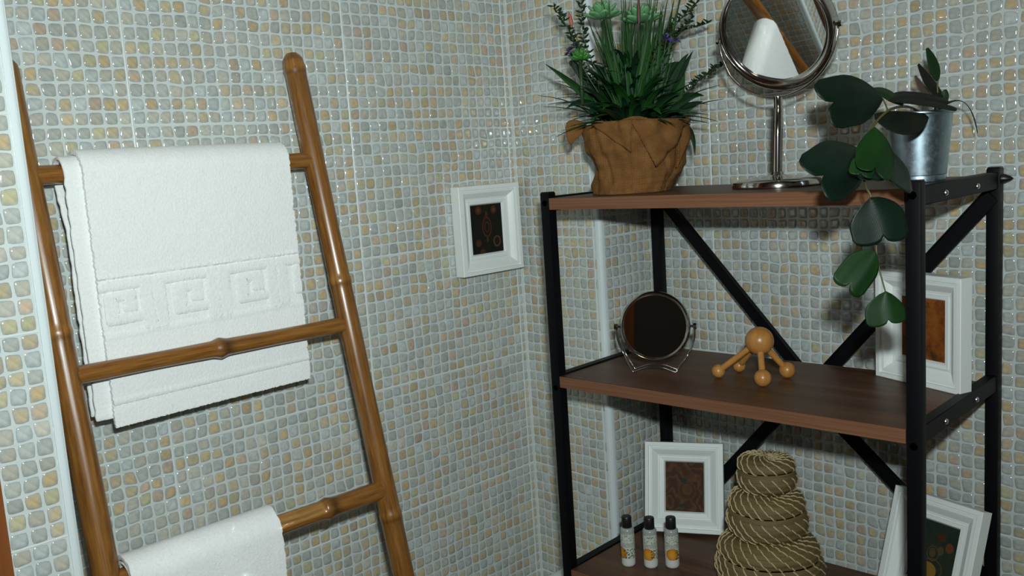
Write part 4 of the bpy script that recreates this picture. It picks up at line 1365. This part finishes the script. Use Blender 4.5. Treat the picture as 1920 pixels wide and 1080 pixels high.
# ------------------------------------------------------------------ leaves
def leaf_geo(p0, p1, p2, w, nrm, kind, fold=0.15, n=14, m=16):
    """kind 0 lance-oval, 1 heart with a notched tip, 2 strap, 3 pointed lance"""
    p0, p1, p2 = Vector(p0), Vector(p1), Vector(p2)
    V, F, U = [], [], []
    N0 = Vector(nrm)
    Ltot = (p1 - p0).length + (p2 - p1).length
    # control point so that the curve passes through p1
    c = p1 * 2 - (p0 + p2) * 0.5
    for i in range(n + 1):
        t = i / n
        ctr = p0 * (1 - t) ** 2 + c * 2 * t * (1 - t) + p2 * t * t
        tg = ((c - p0) * 2 * (1 - t) + (p2 - c) * 2 * t).normalized()
        side = tg.cross(N0)
        if side.length < 1e-4:
            side = Vector((1, 0, 0))
        side.normalize()
        nn = side.cross(tg)
        if kind == 1:
            wt = math.sin(math.pi * 0.5 * min(1.0, t / 0.62)) ** 0.72

        elif kind == 0:
            wt = max(0.02, math.sin(math.pi * (0.04 + 0.92 * t)) ** 0.75)
        elif kind == 2:
            wt = max(0.05, math.sin(math.pi * (0.15 + 0.85 * t)) ** 0.6)
        else:
            wt = max(0.01, (math.sin(math.pi * min(1, 0.16 + t * 0.5)) ** 1.0) * (1 - t ** 2.4))
        for j in range(m + 1):
            s = 2 * j / m - 1
            p = ctr + side * (s * w * wt) - nn * (fold * abs(s) * w * wt)
            if kind == 1:
                lob = math.sqrt(max(0.0, 1 - ((abs(s) - 0.5) / 0.5) ** 2))
                p += tg * (Ltot * (0.17 * lob - 0.11) * t ** 1.6)
                p += nn * (0.0008 * math.sin(abs(s) * 5) * wt)
            V.append(p)
            U.append((j / m * 6.0, t))
    for i in range(n):
        for j in range(m):
            a = i * (m + 1) + j
            F.append((a, a + 1, a + m + 2, a + m + 1))
    return V, F, U
def add_leaf(name, parent, mat, *args, thick=0.0005, **kw):
    V, F, U = leaf_geo(*args, **kw)
    o = link_mesh(name, V, F, mat, parent, True, U)
    md = o.modifiers.new('thickness', 'SOLIDIFY')
    md.thickness = thick
    md.offset = 0
    return o

LEAF_DARK = m_leaf('glossy_dark_leaf', (0.0018, 0.0090, 0.0050), (0.0034, 0.0155, 0.0080), 0.36, spec=0.25)
LEAF_MID = m_leaf('green_leaf', (0.0035, 0.022, 0.0042), (0.0068, 0.036, 0.0058), 0.40, spec=0.22)
LEAF_BACK = m_leaf('matt_leaf_back', (0.0060, 0.0100, 0.0060), (0.0115, 0.0165, 0.0095), 0.6, spec=0.2)
LEAF_PINK = m_leaf('pinkish_young_leaf', (0.055, 0.040, 0.028), (0.095, 0.060, 0.045), 0.55)
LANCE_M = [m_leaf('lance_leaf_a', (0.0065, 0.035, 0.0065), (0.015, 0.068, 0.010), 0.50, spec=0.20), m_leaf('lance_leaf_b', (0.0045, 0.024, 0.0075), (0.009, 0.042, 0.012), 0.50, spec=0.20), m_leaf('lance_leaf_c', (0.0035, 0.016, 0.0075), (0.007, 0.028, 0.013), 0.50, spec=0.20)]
STEMM = new_mat('plant_stem', (0.085, 0.075, 0.022), 0.5)
STEMG = new_mat('green_stem', (0.018, 0.050, 0.012), 0.5)

# ---------------- bucket plant
ROTV = math.atan2(0.720, 0.694)
bp = thing('bucket_plant', 'trailing plant with heart-shaped leaves in a small zinc bucket on the top shelf', 'plant', BUCKET_O, ROTV)
def m_zinc():
    m = new_mat('galvanised_zinc', (0.36, 0.45, 0.51), 0.30, 1.0)
    t = NT(m)
    n1 = t.noise(t.coords('Object', (1, 1, 0.6)), 90, 4)
    t.col(t.ramp((n1, 0), [(0.3, (0.26, 0.35, 0.41)), (0.7, (0.40, 0.49, 0.55))]))
    n2 = t.noise(t.coords('Object'), 140, 5, 0.7)
    rr = t.ramp((n2, 0), [(0.45, (0.36, 0.36, 0.36)), (0.72, (0.52, 0.52, 0.52))])
    t.l(rr[0], 0, t.b, 'Roughness')
    return m
ZINC = m_zinc()
lathe('bucket', [(0.0001, 0.0002), (0.0268, 0.0002), (0.0276, 0.0010), (0.0280, 0.0062), (0.0276, 0.0078), (0.0288, 0.0086), (0.0352, 0.0760), (0.0366, 0.0770), (0.0370, 0.0786), (0.0364, 0.0800), (0.0346, 0.0796), (0.0340, 0.0770), (0.0325, 0.062), (0.0001, 0.062)], ZINC, bp, 56, cap=False)
lathe('soil', [(0.0001, 0.066), (0.020, 0.0655), (0.0325, 0.064)], new_mat('potting_soil', (0.02, 0.014, 0.010), 0.95), bp, 24, cap=False)
LM = [LEAF_DARK, LEAF_MID, LEAF_BACK, LEAF_BACK, LEAF_DARK, LEAF_MID, LEAF_MID, LEAF_DARK, LEAF_DARK, LEAF_MID, LEAF_MID, LEAF_MID, LEAF_BACK, LEAF_PINK, LEAF_MID, LEAF_DARK]
for L, mm in zip(LEAVES, LM):
    add_leaf('leaf', bp, mm, L[0], L[1], L[2], L[3], L[4], L[5], L[6])
pth = smooth_path(VINE, 7)
tube('trailing_stem', pth, [0.0016 - 0.0009 * i / (len(pth) - 1) for i in range(len(pth))], STEMM, bp, 8)
pth = smooth_path(VINE2, 6)
tube('upright_stem', pth, 0.0011, STEMM, bp, 8)
tube('leaf_stalk', smooth_path([VINE[2], LEAVES[0][0]], 3), 0.0009, STEMM, bp, 6)
for k in (4, 7):
    tube('leaf_stalk', smooth_path([VINE[3] if k == 4 else VINE[4], LEAVES[k][0]], 3), 0.0009, STEMM, bp, 6)

# ---------------- burlap plant
fp = thing('burlap_plant', 'artificial flowering grass arrangement in a brown burlap wrapped pot on the top shelf', 'plant', PLANT_O, ROTV)
WRAP_L = [(0.0, 0.0580), (0.10, 0.0585), (0.22, 0.0545), (0.34, 0.0528), (0.48, 0.0575), (0.65, 0.0655), (0.85, 0.0695), (1.0, 0.0712), (1.3, 0.0735)]
WRAP_R = [(0.0, 0.0480), (0.11, 0.0540), (0.18, 0.0600), (0.27, 0.0670), (0.40, 0.0705), (0.55, 0.0710), (0.80, 0.0720), (1.0, 0.0735), (1.3, 0.0755)]
def prof_at(prof, t):
    t = max(0.0, t)
    for i in range(len(prof) - 1):
        if t <= prof[i + 1][0]:
            f = (t - prof[i][0]) / (prof[i + 1][0] - prof[i][0])
            return prof[i][1] + (prof[i + 1][1] - prof[i][1]) * f * f * (3 - 2 * f)
    return prof[-1][1]
def wrap_r(a, z):
    t = z / 0.098
    k = 0.5 + 0.5 * math.cos(a)
    r = prof_at(WRAP_L, t) * (1 - k) + prof_at(WRAP_R, t) * k
    fold = 0.0036 * math.sin(5 * a + 2.2 * t + 0.6) * (0.4 + 0.6 * t) + 0.0022 * math.sin(11 * a - 3.0 * t) * t
    crease = -0.0055 * math.exp(-((a - 4.42 - 0.10 * math.sin(5 * t)) / 0.05) ** 2) * (t > 0.03) - 0.0040 * math.exp(-((a - 5.28 + 0.30 * (t - 0.5)) / 0.06) ** 2) - 0.0060 * math.exp(-((a - 3.86 + 0.35 * (t - 0.6)) / 0.07) ** 2) - 0.0045 * math.exp(-((a - 5.62 - 0.25 * (t - 0.3)) / 0.05) ** 2)
    n = 0.0040 * noise.noise(Vector((math.cos(a) * 3, math.sin(a) * 3, t * 4))) + 0.0018 * noise.noise(Vector((math.cos(a) * 8, math.sin(a) * 8, t * 7)))
    return r + fold + crease * (0.5 + 0.5 * t) + n
def wrap_top(a):
    return 0.0975 + 0.0035 * math.sin(3 * a + 1.0) + 0.003 * math.sin(7 * a)
V, F, U = [], [], []
SEG, NZ = 144, 44
for i in range(NZ + 1):
    for k in range(SEG):
        a = 2 * math.pi * k / SEG
        z = 0.0004 + (wrap_top(a) - 0.0004) * i / NZ
        r = wrap_r(a, z)
        V.append((r * math.cos(a), r * math.sin(a), z))
        U.append((a * 0.0655, z))
for i in range(NZ):
    for k in range(SEG):
        k2 = (k + 1) % SEG
        F.append((i * SEG + k, i * SEG + k2, (i + 1) * SEG + k2, (i + 1) * SEG + k))
b0 = len(V)
V.append((0, 0, 0.0004)); U.append((0, 0))
F += [(b0, (k + 1) % SEG, k) for k in range(SEG)]
# fix uv seam by repeating nothing: the seam sits at the back
wrap = link_mesh('burlap_wrap', V, F, BURLAP, fp, True, U)
md = wrap.modifiers.new('thickness', 'SOLIDIFY'); md.thickness = 0.0016; md.offset = -1
def flap(name, pts, lift, n=14):
    """triangular folded-over corner of cloth lying on the wrap: pts are (angle, z); lift = how far each corner stands off"""
    V, F, U = [], [], []
    idx = {}
    for i in range(n + 1):
        for j in range(n + 1 - i):
            u, v = i / n, j / n
            w = 1 - u - v
            a = pts[0][0] * w + pts[1][0] * u + pts[2][0] * v
            z = pts[0][1] * w + pts[1][1] * u + pts[2][1] * v
            l = lift[0] * w + lift[1] * u + lift[2] * v
            r = wrap_r(a, min(z, 0.0985)) + 0.0022 + l + 0.0012 * noise.noise(Vector((a * 6, z * 60, 3)))
            idx[i, j] = len(V)
            V.append((r * math.cos(a), r * math.sin(a), z))
            U.append((a * 0.0655 + z * 0.7, z - a * 0.03))
    for i in range(n):
        for j in range(n - i):
            F.append((idx[i, j], idx[i + 1, j], idx[i, j + 1]))
            if i + j < n - 1:
                F.append((idx[i + 1, j], idx[i + 1, j + 1], idx[i, j + 1]))
    o = link_mesh(name, V, F, BURLAP, fp, True, U)
    m_ = o.modifiers.new('thickness', 'SOLIDIFY'); m_.thickness = 0.0017; m_.offset = 0
    return o
flap('burlap_flap', [(4.56, 0.0985), (6.00, 0.0965), (4.98, 0.0345)], (0.001, 0.004, 0.0075))
flap('burlap_flap', [(3.75, 0.0995), (4.60, 0.0985), (4.55, 0.0560)], (0.002, 0.0015, 0.003))
flap('burlap_flap', [(5.55, 0.092), (6.15, 0.090), (5.62, 0.030)], (0.001, 0.003, 0.0022))
# left ear of cloth standing away from the pot
V, F, U = [], [], []
ear = [[(-0.064, -0.016, 0.1005), (-0.079, -0.018, 0.1065), (-0.0915, -0.018, 0.1055)], [(-0.067, -0.018, 0.0945), (-0.081, -0.021, 0.0970), (-0.0945, -0.021, 0.0935)], [(-0.070, -0.020, 0.0880), (-0.080, -0.023, 0.0865), (-0.0920, -0.022, 0.0780)], [(-0.072, -0.021, 0.0830), (-0.080, -0.024, 0.0800), (-0.0885, -0.022, 0.0680)]]
for i, row in enumerate(ear):
    for j, p in enumerate(row):
        V.append(p); U.append((j * 0.012, i * 0.009))
for i in range(3):
    for j in range(2):
        F.append((i * 3 + j, i * 3 + j + 1, i * 3 + j + 4, i * 3 + j + 3))
o = link_mesh('burlap_flap', V, F, BURLAP, fp, True, U)
ms = o.modifiers.new('sub', 'SUBSURF'); ms.levels = 2; ms.render_levels = 2
ms = o.modifiers.new('thickness', 'SOLIDIFY'); ms.thickness = 0.0017
lathe('planting_foam', [(0.0001, 0.080), (0.045, 0.079), (0.064, 0.076)], new_mat('dark_moss', (0.008, 0.016, 0.007), 0.95), fp, 32, cap=False)
UPZ = (0.1, -0.75, 0.65)
for k, (a, b, c, w) in enumerate(LANCE):
    add_leaf('lance_leaf', fp, LANCE_M[(0, 2, 1, 0, 0, 1, 0, 1, 1, 2, 2, 1, 1, 0, 0, 0, 1, 2, 1, 2, 2, 1, 0, 1)[k % 24]], a, b, c, w * 1.75, UPZ, 3, 0.25, n=10, m=4)
rl = random.Random(21)
for k in range(92):
    az = rl.uniform(0, 2 * math.pi)
    rad = rl.uniform(0.004, 0.042)
    Lf = rl.uniform(0.055, 0.105)
    el = rl.uniform(0.25, 1.25)
    d = Vector((math.cos(az), math.sin(az), 0))
    p0 = d * rad + Vector((0, 0, 0.086))
    p1 = p0 + d * (Lf * 0.5 * math.cos(el)) + Vector((0, 0, Lf * 0.55 * math.sin(el)))
    p2 = p0 + d * (Lf * (0.55 + 0.6 * math.cos(el))) + Vector((0, 0, Lf * (0.95 * math.sin(el) - rl.uniform(0.05, 0.30))))
    add_leaf('lance_leaf', fp, rl.choice(LANCE_M), p0, p1, p2, rl.uniform(0.0055, 0.0110), d * -0.6 + Vector((0, 0, 0.8)), 3, 0.25, n=8, m=4)
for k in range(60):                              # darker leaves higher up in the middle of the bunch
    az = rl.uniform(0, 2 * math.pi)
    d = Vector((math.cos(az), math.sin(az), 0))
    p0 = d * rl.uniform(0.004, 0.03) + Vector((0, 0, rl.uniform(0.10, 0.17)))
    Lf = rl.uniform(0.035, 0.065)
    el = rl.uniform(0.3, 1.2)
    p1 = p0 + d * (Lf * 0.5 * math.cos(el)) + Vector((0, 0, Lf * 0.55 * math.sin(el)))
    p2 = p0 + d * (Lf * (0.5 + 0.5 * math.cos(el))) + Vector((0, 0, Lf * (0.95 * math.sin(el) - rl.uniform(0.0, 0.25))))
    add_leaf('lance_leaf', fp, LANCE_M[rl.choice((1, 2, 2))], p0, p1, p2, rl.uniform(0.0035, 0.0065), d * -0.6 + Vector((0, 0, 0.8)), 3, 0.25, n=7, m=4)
# fine upright grass blades, far too many to pick apart
V, F = [], []
def blade(a, b, c, w):
    v, f, u = leaf_geo(a, b, c, w, (0.15, -1, 0.1), 3, 0.3, 9, 2)
    base_ = len(V)
    V.extend(v)
    F.extend([tuple(base_ + i for i in ff) for ff in f])
for (a, b, c, w) in GRASS:
    blade(a, b, c, w * 1.7)
for k in range(90):
    az = rl.uniform(0, 2 * math.pi)
    d = Vector((math.cos(az), math.sin(az), 0))
    sp = rl.uniform(0.2, 1.0)
    h = rl.uniform(0.07, 0.15)
    p0 = d * 0.02 * sp + Vector((0, 0, 0.085))
    blade(p0, p0 + d * 0.018 * sp + Vector((0, 0, h * 0.55)), p0 + d * 0.055 * sp + Vector((0, 0, h)), rl.uniform(0.0012, 0.0026))
o = link_mesh('grass_blades', V, F, LANCE_M[0], fp)
o['kind'] = 'stuff'
SUCC = m_leaf('pale_succulent', (0.10, 0.27, 0.11), (0.17, 0.40, 0.18), 0.5, 60, False)
SUCC2 = m_leaf('bright_succulent', (0.03, 0.15, 0.022), (0.055, 0.23, 0.035), 0.45, 60, False)
for (c, r) in ROSETTES:
    c = Vector(c)
    ros = link_mesh('rosette', *tube_geo([c - Vector((0, 0, 0.06)), c - Vector((0, 0, 0.004))], 0.0025, 8)[:2], STEMG, fp)
    q = 0
    for ring, (cnt, el, ln) in enumerate(((8, 0.12, 1.0), (7, 0.55, 0.85), (5, 1.0, 0.66), (3, 1.35, 0.5))):
        for k in range(cnt):
            az = 2 * math.pi * (k + 0.5 * ring) / cnt
            d = Vector((math.cos(az), math.sin(az), 0))
            L = r * ln
            p0 = c + d * 0.001 + Vector((0, 0, ring * 0.0016))
            p1 = p0 + d * (L * 0.55 * math.cos(el)) + Vector((0, 0, L * 0.48 * math.sin(el)))
            p2 = p0 + d * (L * math.cos(el) * 0.97) + Vector((0, 0, L * math.sin(el) + 0.0035))
            add_leaf('petal', ros, SUCC if r > 0.02 else SUCC2, p0, p1, p2, L * 0.27, d * -0.5 + Vector((0, 0, 1)), 0, -0.35, thick=0.0022, n=6, m=4)
# sprigs with tiny leaves
SPRIGM = m_leaf('sprig_leaf', (0.008, 0.020, 0.008), (0.020, 0.036, 0.012), 0.6, 60, False, 0.15)
for (a, b, c, nl) in SPRIGS:
    pth = smooth_path([a, b, c], 12)
    st = tube('sprig', pth, [0.0010 - 0.0006 * i / (len(pth) - 1) for i in range(len(pth))], STEMG, fp, 6)
    V, F = [], []
    for k in range(nl * 5):
        i = int(len(pth) * (0.36 + 0.63 * k / (nl * 5)))
        p = pth[min(i, len(pth) - 1)]
        az = rl.uniform(0, 2 * math.pi)
        d = Vector((math.cos(az), math.sin(az), rl.uniform(0.1, 0.9))).normalized()
        L = rl.uniform(0.006, 0.012)
        v, f, u = leaf_geo(p, p + d * L * 0.5, p + d * L, 0.0014, (0.2, -1, 0.3), 0, 0.1, 4, 2)
        b_ = len(V)
        V.extend(v)
        F.extend([tuple(b_ + q for q in ff) for ff in f])
    lo = link_mesh('sprig_leaves', V, F, SPRIGM, st)
    lo['kind'] = 'stuff'
def blossom(c, col, r=0.0068):
    m = new_mat('blossom', col, 0.6)
    st = None
    V, F = [], []
    for k in range(9):
        a = rl.uniform(0, 6.28)
        e = rl.uniform(-0.7, 1.3)
        d = Vector((math.cos(a) * math.cos(e), math.sin(a) * math.cos(e), math.sin(e)))
        p = Vector(c)
        v, f, u = leaf_geo(p, p + d * r * 0.6, p + d * r * 1.15, r * 0.42, Vector((0, 0, 1)) + d * -0.5, 0, -0.3, 5, 4)
        b_ = len(V)
        V.extend(v)
        F.extend([tuple(b_ + q for q in ff) for ff in f])
    link_mesh('flower', V, F, m, fp)
    tube('flower_stem', [Vector(c), Vector((c[0] * 0.55, c[1] * 0.55, 0.10))], 0.0006, STEMG, fp, 5)
for c, col in FLOWERS:
    blossom(c, col)
p0, p1 = Vector(BUD[0]), Vector(BUD[1])
tube('flower_bud', [p0, p0.lerp(p1, .15), p0.lerp(p1, .4), p0.lerp(p1, .75), p1], [0.0010, 0.0026, 0.0030, 0.0022, 0.0006], new_mat('salmon_bud', (0.42, 0.115, 0.075), 0.6), fp, 10)
tube('flower_stem', [p0, Vector((-0.028, 0, 0.10))], 0.0007, STEMG, fp, 5)
p0, p1 = Vector(SPIKE[0]), Vector(SPIKE[1])
tube('flower_spike', [p0, p0.lerp(p1, .2), p0.lerp(p1, .6), p1], [0.0012, 0.0026, 0.0022, 0.0004], new_mat('dusky_spike', (0.10, 0.045, 0.035), 0.6), fp, 10)
tube('flower_stem', [p0, Vector((0.008, -0.01, 0.10))], 0.0008, STEMG, fp, 5)
# dark seed head at the end of the long right-hand sprig
SEED = new_mat('seed_head', (0.014, 0.022, 0.018), 0.5)
end = Vector(SPRIGS[6][2])
start = Vector(SPRIGS[6][1])
V, F = [], []
for k in range(26):
    t = 0.35 + 0.65 * k / 25
    c = start.lerp(end, t) + Vector((rl.gauss(0, .0016), rl.gauss(0, .0016), rl.gauss(0, .0016)))
    v, f, u = lathe_geo([(0.0001, -0.0016), (0.0013, -0.0008), (0.0013, 0.0008), (0.0001, 0.0016)], 6)
    b_ = len(V)
    V.extend([(x[0] + c.x, x[1] + c.y, x[2] + c.z) for x in v])
    F.extend([tuple(b_ + q for q in ff) for ff in f])
o = link_mesh('seed_head', V, F, SEED, fp)
o['kind'] = 'stuff'

# ceiling lamp body (above the frame)
lamp = structure(lathe('ceiling_lamp', [(0.16, 0.0), (0.165, 0.01), (0.165, 0.055)], new_mat('lamp_shade', (0.8, 0.8, 0.78), 0.5), None, 40, cap=False))
lamp.location = (1.25, -1.1, 2.445)
